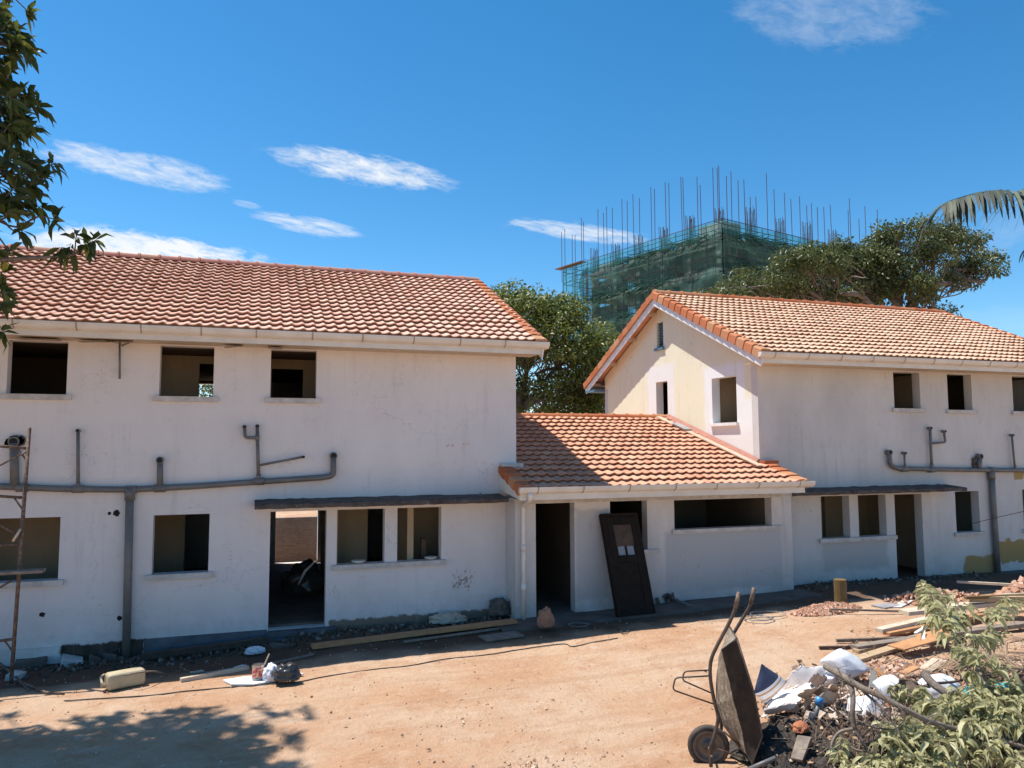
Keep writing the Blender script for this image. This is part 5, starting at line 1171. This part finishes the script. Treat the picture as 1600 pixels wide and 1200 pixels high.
# ================================================================== wheelbarrow standing on its nose
barrow_shade = simple('barrow_shaded', (.035, .026, .02), (.055, .04, .03), 9, .85, .1, .3, spec=.2)  # tray sheet on its shaded sides, the shade put into the colour
def wheelbarrow():
    n = Vector((.45, .893, 0)); P0 = PY(1118, 1100, 7.0)
    def PL(x, y, off=0): v = _ray(x, y); o = Vector((0, 0, CAMZ)); return o+v*((n.dot(P0)+off-n.dot(o))/n.dot(v))
    base = PL(1108, 1190, .25); t = empty('wheelbarrow', (base.x, base.y, gz(base.x, base.y)), 'rusty wheelbarrow tipped up on its nose beside the soil heap, handles in the air', 'wheelbarrow')
    W_ = .5; L_ = n*W_
    hs_ = [(1154.5, 927), (1149, 950), (1140, 972), (1121, 1008), (1111, 1032), (1110, 1060), (1116, 1095), (1122, 1122), (1116, 1150), (1110, 1170), (1111, 1198)]
    H0 = [PL(x, y, 0) for x, y in hs_]; C0 = smooth_curve(H0, 5); m = MB(); m.tube(C0, .019, 10); m.build('handle', rust_dark, t, True)
    H1 = [PL(x, y, W_) for x, y in ((1178, 920), (1172.5, 944), (1161, 965), (1144, 994), (1128, 1028), (1122, 1060), (1122, 1095), (1127, 1130), (1125, 1150), (1121, 1172))]; m = MB(); m.tube(smooth_curve(H1, 5), .019, 10); m.build('handle', rust_dark, t, True)
    for p, q in ((H0[0], H0[1]), (H1[0], H1[1])):
        m = MB(); m.tube([p+(p-q).normalized()*.01, q], .0225, 10); m.build('grip', rust, t, True)
    # tray
    Bt, Bb = PL(1128, 1015, .03), PL(1166, 1176, .03); Rt, Rb_ = PL(1152, 999, -.04), PL(1186, 1196, -.04); Rm = PL(1190, 1130, -.04)
    Bm = Bt.lerp(Bb, .5)+(Bt-Rt).normalized()*.03
    near = [Bt, PL(1146, 1092, .0), PL(1160, 1142, .02), Bb, PL(1176, 1194, -.04), PL(1191, 1150, -.05), PL(1178, 1082, -.05), Rt]
    fr = [PL(1123, 1030, .44), PL(1121, 1100, .44), PL(1131, 1134, .44), PL(1158, 1172, .44)]+[p+n*(W_+.09) for p in near[4:]]
    import bmesh
    def panel(name, mat, polys):
        bm = bmesh.new(); vs = [bm.verts.new(p) for p in near+fr]
        for f in polys: bm.faces.new([vs[i] for i in f])
        bmesh.ops.delete(bm, geom=[v for v in bm.verts if not v.link_faces], context='VERTS')
        bmesh.ops.recalc_face_normals(bm, faces=bm.faces); bmesh.ops.subdivide_edges(bm, edges=bm.edges, cuts=5, use_grid_fill=True)
        for v in bm.verts: v.co += Vector((noise.noise(v.co*9), noise.noise(v.co*9+Vector((3, 0, 0))), noise.noise(v.co*9+Vector((0, 3, 0)))))*.008
        me = bpy.data.meshes.new(name); bm.to_mesh(me); bm.free(); me.materials.append(mat); o = bpy.data.objects.new(name, me); COL.objects.link(o); o.parent = t; o.matrix_parent_inverse = Matrix.Translation(-t.location)
        so_ = o.modifiers.new('s', 'SOLIDIFY'); so_.thickness = .006
    panel('tray', barrow_m, ((0, 8, 9, 1), (1, 9, 10, 2), (2, 10, 11, 3), (3, 11, 12, 4), (0, 7, 15, 8)))
    panel('side_panel', barrow_shade, ((0, 1, 6, 7), (1, 2, 5, 6), (2, 3, 4, 5))); panel('side_panel', barrow_shade, ((15, 14, 9, 8), (14, 13, 10, 9), (13, 12, 11, 10)))
    m = MB(); m.tube([near[7], near[6], near[5], near[4], fr[4], fr[5], fr[6], fr[7], near[7]], .010, 8); m.build('rim', rust_dark, t, True)
    # legs
    for off, (a, b, c_, d) in ((.06, ((1109, 1056), (1055, 1059), (1051, 1078), (1118, 1101))), (.42, ((1109, 1047), (1069, 1049), (1066, 1063), (1114, 1084)))):
        m = MB(); m.tube(bend([PL(*a, off), PL(*b, off), PL(*c_, off), PL(*d, off)], .04), .0085, 8); m.build('leg', rust_dark, t, True)
    m = MB(); m.tube([PL(1100, 1048, .06), PL(1104, 1050, .42)], .007, 6); m.build('cross_brace', rust_dark, t, True)
    # wheel
    wc = PL(1107, 1165, .25); R_ = .185; w = empty_child(t, wc) if False else None
    u = Vector((0, 0, 1)); s = n.cross(u).normalized()
    m = MB(); N = 36
    for k in range(N):
        a = 6.2832*k/N; rd = u*math.sin(a)+s*math.cos(a)
        for j in range(8):
            b = 6.2832*j/8; m.v.append(tuple(wc+rd*(R_+.033*math.cos(b))+n*.04*math.sin(b)))
    m.f = [(k*8+j, k*8+(j+1) % 8, ((k+1) % N)*8+(j+1) % 8, ((k+1) % N)*8+j) for k in range(N) for j in range(8)]; m.build('tyre', rubber, t, True)
    m = MB()
    prof = [(.165, .035), (.158, .04), (.135, .034), (.125, .012), (.06, .006), (.055, .03), (.0, .032)]
    for sgn in (1, -1):
        b = len(m.v)
        for r_, z in prof:
            for k in range(N): a = 6.2832*k/N; m.v.append(tuple(wc+(u*math.sin(a)+s*math.cos(a))*r_-n*z*sgn))
        for i in range(len(prof)-1):
            for k in range(N): q_ = b+i*N+k; q2 = b+i*N+(k+1) % N; m.f.append((q_, q2, q2+N, q_+N))
    m.build('rim_disc', rim_m, t, True)
    m = MB(); m.tube([wc-n*.3, wc+n*.3], .012, 10); m.build('axle', rust, t, True)
    for k in range(4):
        a = 1.57*k+.6; c = wc+(u*math.sin(a)+s*math.cos(a))*.038-n*.034; m = MB(); m.tube([c, c-n*.014], .009, 6); m.build('bolt', rust, t)
    m = MB(); m.tube([PL(1111, 1167, 0), PL(1142, 1177, .1), PL(1165, 1186, .2)], .007, 6); m.build('cross_brace', rust, t, True)
    m = MB(); m.tube([PL(1131, 1143, .2), PL(1160, 1168, .25)], .011, 6); m.build('cross_brace', rust_dark, t, True)
wheelbarrow()

# ================================================================== rubbish
def sheet(name, mat, corners, label, cat, th=.012, rag=0, seed=0, warp=.03, n=14):
    """bent sheet over four (px,py,dz) corners on the heap"""
    q = [hit(x, y, hz, z+.06) for x, y, z in corners]; m = MB(); rg = random.Random(seed)
    for j in range(n+1):
        for i in range(n+1):
            u, v = i/n, j/n; p = q[0]*(1-u)*(1-v)+q[1]*u*(1-v)+q[2]*u*v+q[3]*(1-u)*v
            e = 1 if i in (0, n) or j in (0, n) else 0
            p = p+Vector((0, 0, noise.noise(p*3.1+Vector((seed, 0, 0)))*warp*2+noise.noise(p*9+Vector((seed, 0, 0)))*warp*.6))+Vector((rg.uniform(-1, 1), rg.uniform(-1, 1), 0))*rag*e
            m.v.append(tuple(p))
    m.f = [(j*(n+1)+i, j*(n+1)+i+1, (j+1)*(n+1)+i+1, (j+1)*(n+1)+i) for j in range(n) for i in range(n)]
    o = m.build(name, mat, None, False); s_ = o.modifiers.new('s', 'SOLIDIFY'); s_.thickness = th; tag(o, label, cat); return o
sheet('card_sheet', paper_m, [(1190, 1115, .05), (1245, 1098, .05), (1290, 1062, .12), (1215, 1076, .16)], 'large white sheet of card right of the wheelbarrow tray', 'sheet', .01, .008, 1)
sheet('card_sheet', paper_m, [(1215, 1080, .15), (1292, 1066, .16), (1292, 1040, .34), (1252, 1040, .38)], 'white sheet of card leaning up behind the large white sheet', 'sheet', .01, .008, 2)
sheet('card_sheet', paper_m, [(1195, 1118, .02), (1240, 1108, .0), (1245, 1099, .06), (1195, 1112, .1)], 'torn white sheet edge at the rim of the dark soil', 'sheet', .02, .012, 3)
sheet('cardboard', card_m, [(1245, 1090, .12), (1300, 1082, .12), (1312, 1072, .2), (1262, 1076, .2)], 'torn brown cardboard on the white sheets', 'cardboard', .008, .015, 4)
sheet('cardboard', card_m, [(1268, 1104, .05), (1312, 1092, .05), (1318, 1078, .16), (1275, 1085, .16)], 'torn brown cardboard behind the blue capped pipe', 'cardboard', .008, .02, 5)
sheet('cardboard', wood_dark, [(1262, 1068, .2), (1283, 1072, .2), (1292, 1058, .3), (1272, 1052, .32)], 'dark broken panel standing among the white sheets', 'cardboard', .01, .006, 6)
def sack(label, px, py, r, seed, mat=sack_white, dz=.05, amp=.22, fr=2.2):
    import bmesh
    rg = np.random.default_rng(seed); bm = bmesh.new()
    for v in sph(22): k = rg.uniform(.8, 1.15); bm.verts.new((v[0]*r[0]*k, v[1]*r[1]*k, max(v[2], -.35)*r[2]*k*1.15))
    bmesh.ops.convex_hull(bm, input=bm.verts); bmesh.ops.delete(bm, geom=[v for v in bm.verts if not v.link_faces], context='VERTS')
    bmesh.ops.subdivide_edges(bm, edges=bm.edges, cuts=3, use_grid_fill=True)
    for v in bm.verts: v.co += v.co.normalized()*(noise.noise(v.co*9)*.014+abs(noise.noise(v.co*16+Vector((seed, 0, 0))))*.012)
    me = bpy.data.meshes.new('sack'); bm.to_mesh(me); bm.free(); me.materials.append(mat); me.polygons.foreach_set('use_smooth', [True]*len(me.polygons))
    o = bpy.data.objects.new('sack', me); COL.objects.link(o); o.location = hit(px, py, hz, dz); md = o.modifiers.new('s', 'SUBSURF'); md.levels = md.render_levels = 1; tag(o, label, 'sack'); return o
def sack_old(label, px, py, r, seed, mat=sack_white, dz=.05, amp=.22, fr=2.2):
    return blob('sack', mat, hit(px, py, hz, dz), r, seed, label, 'sack', amp, fr, sub=5)
sack('big white woven sack slumped at the back of the rubbish heap', 1318, 1054, (.36, .24, .30), 41, dz=.12, amp=.3, fr=1.5)
sack('white sack folded left of the big slumped sack', 1290, 1062, (.22, .2, .12), 47, dz=.05)
sack('greyish white sack under the long bare branch', 1362, 1112, (.34, .22, .16), 43, dz=.06, amp=.3)
sack('white and blue grey cloth bundle beside the brown cloth', 1390, 1078, (.24, .16, .14), 44, dz=.08, amp=.3, fr=3)
sack('white sack partly under the green leaves', 1460, 1078, (.32, .2, .14), 45, dz=.06, amp=.3)
sheet('cloth', cloth_brown, [(1392, 1100, .05), (1432, 1108, .08), (1450, 1068, .30), (1400, 1062, .34)], 'dark brown cloth draped over the rubbish heap', 'cloth', .02, .02, 11, .09)
blob('rag', teal_m, hit(1528, 1092, hz, .12), (.17, .12, .11), 51, 'turquoise plastic bag among the wilted leaves', 'bag', .35, 3)
blob('rag', teal_m, hit(1575, 1085, hz, .12), (.12, .1, .1), 52, 'smaller turquoise plastic scrap at the right of the turquoise bag', 'bag', .45, 3)
blob('rag', sack_white, hit(1500, 1160, hz, .12), (.16, .1, .06), 53, 'white scrap under the wilted leaves at the bottom', 'bag', .45, 3)
q = [PY(1178, 1082, 7.75), PY(1190, 1037, 7.95), PY(1232, 1066, 8.1), PY(1196, 1102, 7.8)]
m = MB(); nn_ = 12
cen = (q[0]+q[1]+q[2]+q[3])/4
for sgn in (1, -1):
    for j in range(nn_+1):
        for i in range(nn_+1):
            u, v = i/nn_, j/nn_; p = q[0]*(1-u)*(1-v)+q[1]*u*(1-v)+q[2]*u*v+q[3]*(1-u)*v
            bul = (math.sin(math.pi*u)*math.sin(math.pi*v))**.5*.07; m.v.append(tuple(p+Vector((0, -sgn*bul, noise.noise(p*9)*.012))))
k0 = (nn_+1)**2
m.f = [(s_*k0+j*(nn_+1)+i, s_*k0+j*(nn_+1)+i+1, s_*k0+(j+1)*(nn_+1)+i+1, s_*k0+(j+1)*(nn_+1)+i) for s_ in (0, 1) for j in range(nn_) for i in range(nn_)]
tag(m.build('cushion', stripe_m, None, True), 'navy blue and white striped cushion behind the wheelbarrow tray', 'cushion')
# blue capped pipe, brick, wood block, pipe at the bottom
a = hit(1273, 1125, hz, .05); b = hit(1279, 1100, hz, .20); t = empty('waste_pipe_piece', a, 'short grey pipe with a bright blue socket stuck in the dark soil', 'pipe')
m = MB(); m.tube([a, b], .022, 12); m.build('pipe', pipe_m, t, True); m = MB(); d = (b-a).normalized(); m.tube([b-d*.01, b+d*.07], [.034, .045], 12); m.build('socket', simple('blue_plastic', (.06, .30, .60), (.04, .2, .45), 8, .4, 0, 0), t, True)
blob('brick_chunk', brick_m, hit(1251, 1138, hz, .05), (.085, .07, .065), 61, 'rounded orange brick lump on the dark soil', 'brick', .25, 2.2, smooth_=False, sub=3)
m = MB(); q = [hit(x, y, hz, z) for x, y, z in ((1246, 1148, .16), (1268, 1151, .16), (1254, 1188, .06), (1235, 1184, .06))]
m.add(q+[v+Vector((.05, .05, -.06)) for v in q], [(0, 1, 2, 3), (7, 6, 5, 4), (0, 4, 5, 1), (1, 5, 6, 2), (2, 6, 7, 3), (3, 7, 4, 0)]); tag(bev(m.build('wood_block', wood_old), .006), 'weathered grey wood block lying below the orange brick lump', 'wood block')
m = MB(); m.tube([hit(1165, 1204, hz, .06), hit(1212, 1184, hz, .07)], .022, 10); tag(m.build('steel_tube', pipe_m, None, True), 'grey tube lying at the bottom edge under the wheelbarrow nose', 'tube')
for i, (pa, pb, w, mt, lb) in enumerate((((1365, 1048), (1362, 1075), .07, pipe_m, 'grey blue pipe end standing in the rubble'), ((1368, 1045), (1385, 1068), .09, wood_orange, 'short red brown board leaning in the rubble'), ((1440, 1046), (1462, 1030), .09, wood_pale, 'pinkish board end below the plank pile'), ((1450, 1050), (1475, 1032), .08, wood_pale, 'second pinkish board end below the plank pile'), ((1410, 1052), (1432, 1042), .12, wood_orange, 'brown board end left of the pinkish ends'))):
    o = plank('plank', lb, pa, pb, w, .02, mt, .2 if i < 2 else .1, .06 if i < 2 else .16, f=hz)

# ---- bare branches
def tubeb(m, pts, r0, r1, wob=.0):
    C = smooth_curve(pts, 5); C = [p+Vector((noise.noise(p*5), noise.noise(p*5+Vector((5, 0, 0))), noise.noise(p*5+Vector((0, 5, 0)))))*.02 for p in C]
    m.tube(C, [r0+(r1-r0)*i/(len(C)-1) for i in range(len(C))], 8); return C
def BR(x, y, z): return hit(x, y, hz, z)
t = empty('bare_branch', BR(1430, 1140, .3), 'long bare forked branch lying across the rubbish heap', 'branch')
m = MB(); C = tubeb(m, [BR(1291, 1040, .70), BR(1310, 1052, .68), BR(1335, 1068, .64), BR(1380, 1090, .60), BR(1430, 1118, .52), BR(1500, 1140, .45), BR(1560, 1155, .40), BR(1620, 1172, .38)], .036, .018); m.build('limb', bark_pale, t, True)
m = MB(); tubeb(m, [BR(1328, 1064, .64), BR(1333, 1085, .55), BR(1331, 1110, .45), BR(1334, 1137, .32)], .028, .02); m.build('limb', bark_m, t, True)
m = MB(); tubeb(m, [BR(1334, 1137, .32), BR(1312, 1142, .25), BR(1300, 1160, .18), BR(1304, 1185, .1), BR(1306, 1204, .08)], .017, .010); m.build('limb', bark_pale, t, True)
m = MB(); tubeb(m, [BR(1334, 1137, .32), BR(1348, 1160, .2), BR(1358, 1180, .12), BR(1364, 1204, .08)], .017, .010); m.build('limb', bark_m, t, True)
m = MB(); tubeb(m, [BR(1345, 1075, .6), BR(1380, 1110, .5), BR(1410, 1150, .38), BR(1440, 1180, .3)], .014, .007); m.build('limb', bark_m, t, True)
m = MB(); tubeb(m, [BR(1338, 1130, .32), BR(1375, 1138, .28), BR(1420, 1136, .3)], .012, .005); m.build('limb', bark_m, t, True)
m = MB(); tubeb(m, [BR(1320, 1158, .12), BR(1335, 1170, .12), BR(1360, 1176, .1)], .012, .005); m.build('limb', bark_pale, t, True)
tw = MB(); rg = random.Random(8)
for _ in range(60):
    c = C[rg.randrange(4, len(C))]; d = Vector((rg.uniform(-.2, .2), rg.uniform(-.15, .1), rg.uniform(-.3, .12))); tw.tube([c, c+d*.5+Vector((.02, 0, .02)), c+d], [.004, .003, .002], 4)
for _ in range(70):
    a = hit(rg.uniform(1290, 1450), rg.uniform(1070, 1190), hz, .05); d = Vector((rg.uniform(-.25, .25), rg.uniform(-.2, .2), rg.uniform(0, .25))); tw.tube([a, a+d*.5+Vector((.02, .01, .02)), a+d], [.006, .004, .002], 4)
tw.build('twig', bark_pale, t, True)
t = empty('cut_log', BR(1470, 1080, .2), 'thick red brown cut stick lying right of the brown cloth', 'branch')
m = MB(); tubeb(m, [BR(1443, 1053, .42), BR(1455, 1066, .38), BR(1478, 1084, .3), BR(1492, 1100, .2)], .045, .035); m.build('limb', bark_m, t, True)
m = MB(); tubeb(m, [BR(1448, 1070, .3), BR(1500, 1064, .3), BR(1560, 1058, .32)], .016, .01); m.build('limb', wood_dark, t, True)

# ---- wilted leafy branches
def leafy(name, label, spine, nt_, n, L, spread, seed, r0=.02, up=(0, 0, .1), f=None, wmul=.46):
    rg = np.random.default_rng(seed); t = empty(name, (spine[0].x, spine[0].y, hz(spine[0].x, spine[0].y)), label, 'branch'); C = smooth_curve(spine, 8)
    m = MB(); m.tube(C, [r0*(1-.7*i/len(C)) for i in range(len(C))], 8); m.build('limb', bark_pale, t, True)
    P, Nn = [], []; tw = MB()
    for k in range(nt_):
        c = C[int(rg.uniform(.12, 1)*(len(C)-1))]; d = Vector(rg.normal(size=3)); d.normalize(); d = Vector((d.x, d.y*.8, abs(d.z)*.45+up[2]))*spread*rg.uniform(.4, 1.1); e = c+d
        if f: e.z = max(e.z, f(e.x, e.y)+.03)
        mid = c.lerp(e, .5)+Vector((0, 0, .04)); tw.tube([c, mid, e], [.007, .005, .003], 4)
        for q in range(n):
            s = rg.uniform(.25, 1.05); p = c.lerp(e, s)+Vector((0, 0, .04*4*s*(1-s) if s < 1 else 0)); v = Vector(rg.normal(size=3)); v.z = v.z*.5-.25; P.append(p); Nn.append(v+d.normalized()*.5)
    tw.build('twigs', bark_pale, t, True)
    leaf_mesh('foliage', np.array([list(p) for p in P]), np.array([list(v) for v in Nn]), L, L*wmul, leaf_wilt, t, None, .6, .34, None, True)
leafy('leafy_branch', 'tall wilted leafy branch standing up in front of the plank pile', [BR(1560, 1110, .3), BR(1525, 1040, .60), BR(1490, 990, .75), BR(1462, 950, .85), BR(1447, 925, .95)], 42, 10, .13, .40, 3, .02)
leafy('leafy_branch', 'wilted leafy branch reaching right from the tall one', [BR(1520, 1020, .45), BR(1540, 985, .7), BR(1560, 965, .75), BR(1590, 950, .6)], 18, 8, .13, .32, 4, .012)
leafy('leafy_branch', 'mass of wilted leafy branches at the bottom right corner', [BR(1385, 1185, .15), BR(1440, 1165, .25), BR(1500, 1150, .3), BR(1570, 1130, .35), BR(1630, 1110, .4)], 125, 11, .115, .46, 5, .02, f=hz)
leafy('leafy_branch', 'wilted leafy branch behind the long bare limb', [BR(1400, 1110, .2), BR(1450, 1105, .3), BR(1510, 1110, .35), BR(1600, 1080, .4)], 55, 11, .11, .36, 6, .015, f=hz)
leafy('leafy_branch', 'nearest wilted leafy branch along the bottom edge', [BR(1330, 1235, .1), BR(1400, 1215, .2), BR(1480, 1205, .25), BR(1600, 1190, .3)], 75, 12, .10, .40, 7, .015, f=hz)
leafy('leafy_branch', 'sparse wilted sprig in front of the dark soil', [BR(1300, 1195, .05), BR(1315, 1175, .15), BR(1325, 1155, .2)], 6, 5, .09, .16, 8, .006, f=hz)
# ---- dry palm fronds
def dry_frond(label, a, b, L, seed, n=60):
    rg = np.random.default_rng(seed); t = empty('dry_palm_frond', a, label, 'palm frond'); C = smooth_curve([a, (a+b)/2+Vector((0, 0, .08)), b], 10)
    m = MB(); m.tube(C, [.018-.012*i/len(C) for i in range(len(C))], 6); m.build('midrib', dry_m, t, True); m = MB()
    for k in range(n):
        c = C[int(rg.uniform(.05, 1)*(len(C)-1))]; tg = (b-a).normalized()
        for sd in (-1, 1):
            s = tg.cross(Vector((0, 0, 1))).normalized()*sd; d = (s*rg.uniform(.5, 1)+tg*rg.uniform(.5, 1)+Vector((0, 0, rg.uniform(-.1, .25)))).normalized(); l = L*rg.uniform(.6, 1.1); w = .007
            p1 = c+d*l*.5+Vector((0, 0, .03)); p2 = c+d*l+Vector((0, 0, -.08)); x = d.cross(Vector((0, 0, 1))).normalized()*w
            m.add([c-x, c+x, p1+x, p1-x, p2], [(0, 1, 2, 3), (3, 2, 4)])
    m.build('leaflets', dry_m, t)
dry_frond('dry brown palm frond pointing left below the leafy branch', BR(1640, 1030, .14), BR(1440, 1062, .12), .45, 1, 90)
dry_frond('dry brown palm frond at the right edge behind the leaves', BR(1650, 1060, .15), BR(1490, 1040, .12), .5, 2, 90)
dry_frond('dry brown palm frond uppermost at the right edge', BR(1660, 1000, .15), BR(1530, 1018, .12), .5, 3, 70)
# ---- small torn scraps, chips and sticks mixed into the heap
def scraps(name, mat, n, lo, hi, label, seed, rx=(1240, 1480), ry=(1045, 1120)):
    rg = random.Random(seed); m = MB()
    for _ in range(n):
        c = hit(rg.uniform(*rx), rg.uniform(*ry), hz, .03); a = Vector((rg.gauss(0, 1), rg.gauss(0, 1), rg.gauss(0, .5))).normalized(); b = a.orthogonal(); b.rotate(Matrix.Rotation(rg.uniform(0, 6), 3, a)); l = rg.uniform(lo, hi); w = l*rg.uniform(.3, .9); k = a.cross(b)*.003
        q = [c+a*l*rg.uniform(.6, 1)*i+b*w*rg.uniform(.5, 1)*j for i, j in ((-1, -1), (1, -1), (1, 1), (-1, 1))]
        m.add([v+k for v in q]+[v-k for v in q], [(0, 1, 2, 3), (7, 6, 5, 4), (0, 4, 5, 1), (1, 5, 6, 2), (2, 6, 7, 3), (3, 7, 4, 0)])
    tag(m.build(name, mat), label, 'rubbish', None, 'stuff')
scraps('paper_scraps', paper_m, 150, .015, .06, 'torn white scraps mixed into the rubbish heap', 1)
scraps('card_scraps', card_m, 220, .015, .075, 'torn brown card scraps mixed into the rubbish heap', 2)
scraps('wood_chips', wood_old, 260, .01, .06, 'dark splinters mixed into the rubbish heap', 3, (1240, 1600), (1030, 1130))
scraps('wood_chips', wood_raw, 160, .01, .05, 'pale splinters around the plank pile', 4, (1330, 1600), (970, 1050))
rg = random.Random(12); m = MB()
for _ in range(260):
    a = hit(rg.uniform(1260, 1600), rg.uniform(1000, 1190), hz, .02); d = Vector((rg.gauss(0, .22), rg.gauss(0, .2), abs(rg.gauss(0, .06)))); m.tube([a, a+d*.5+Vector((.01, .01, .02)), a+d], [.005, .004, .002], 4)
tag(m.build('twig_litter', bark_pale), 'thin dry twigs strewn over the rubbish heap', 'twigs', None, 'stuff')
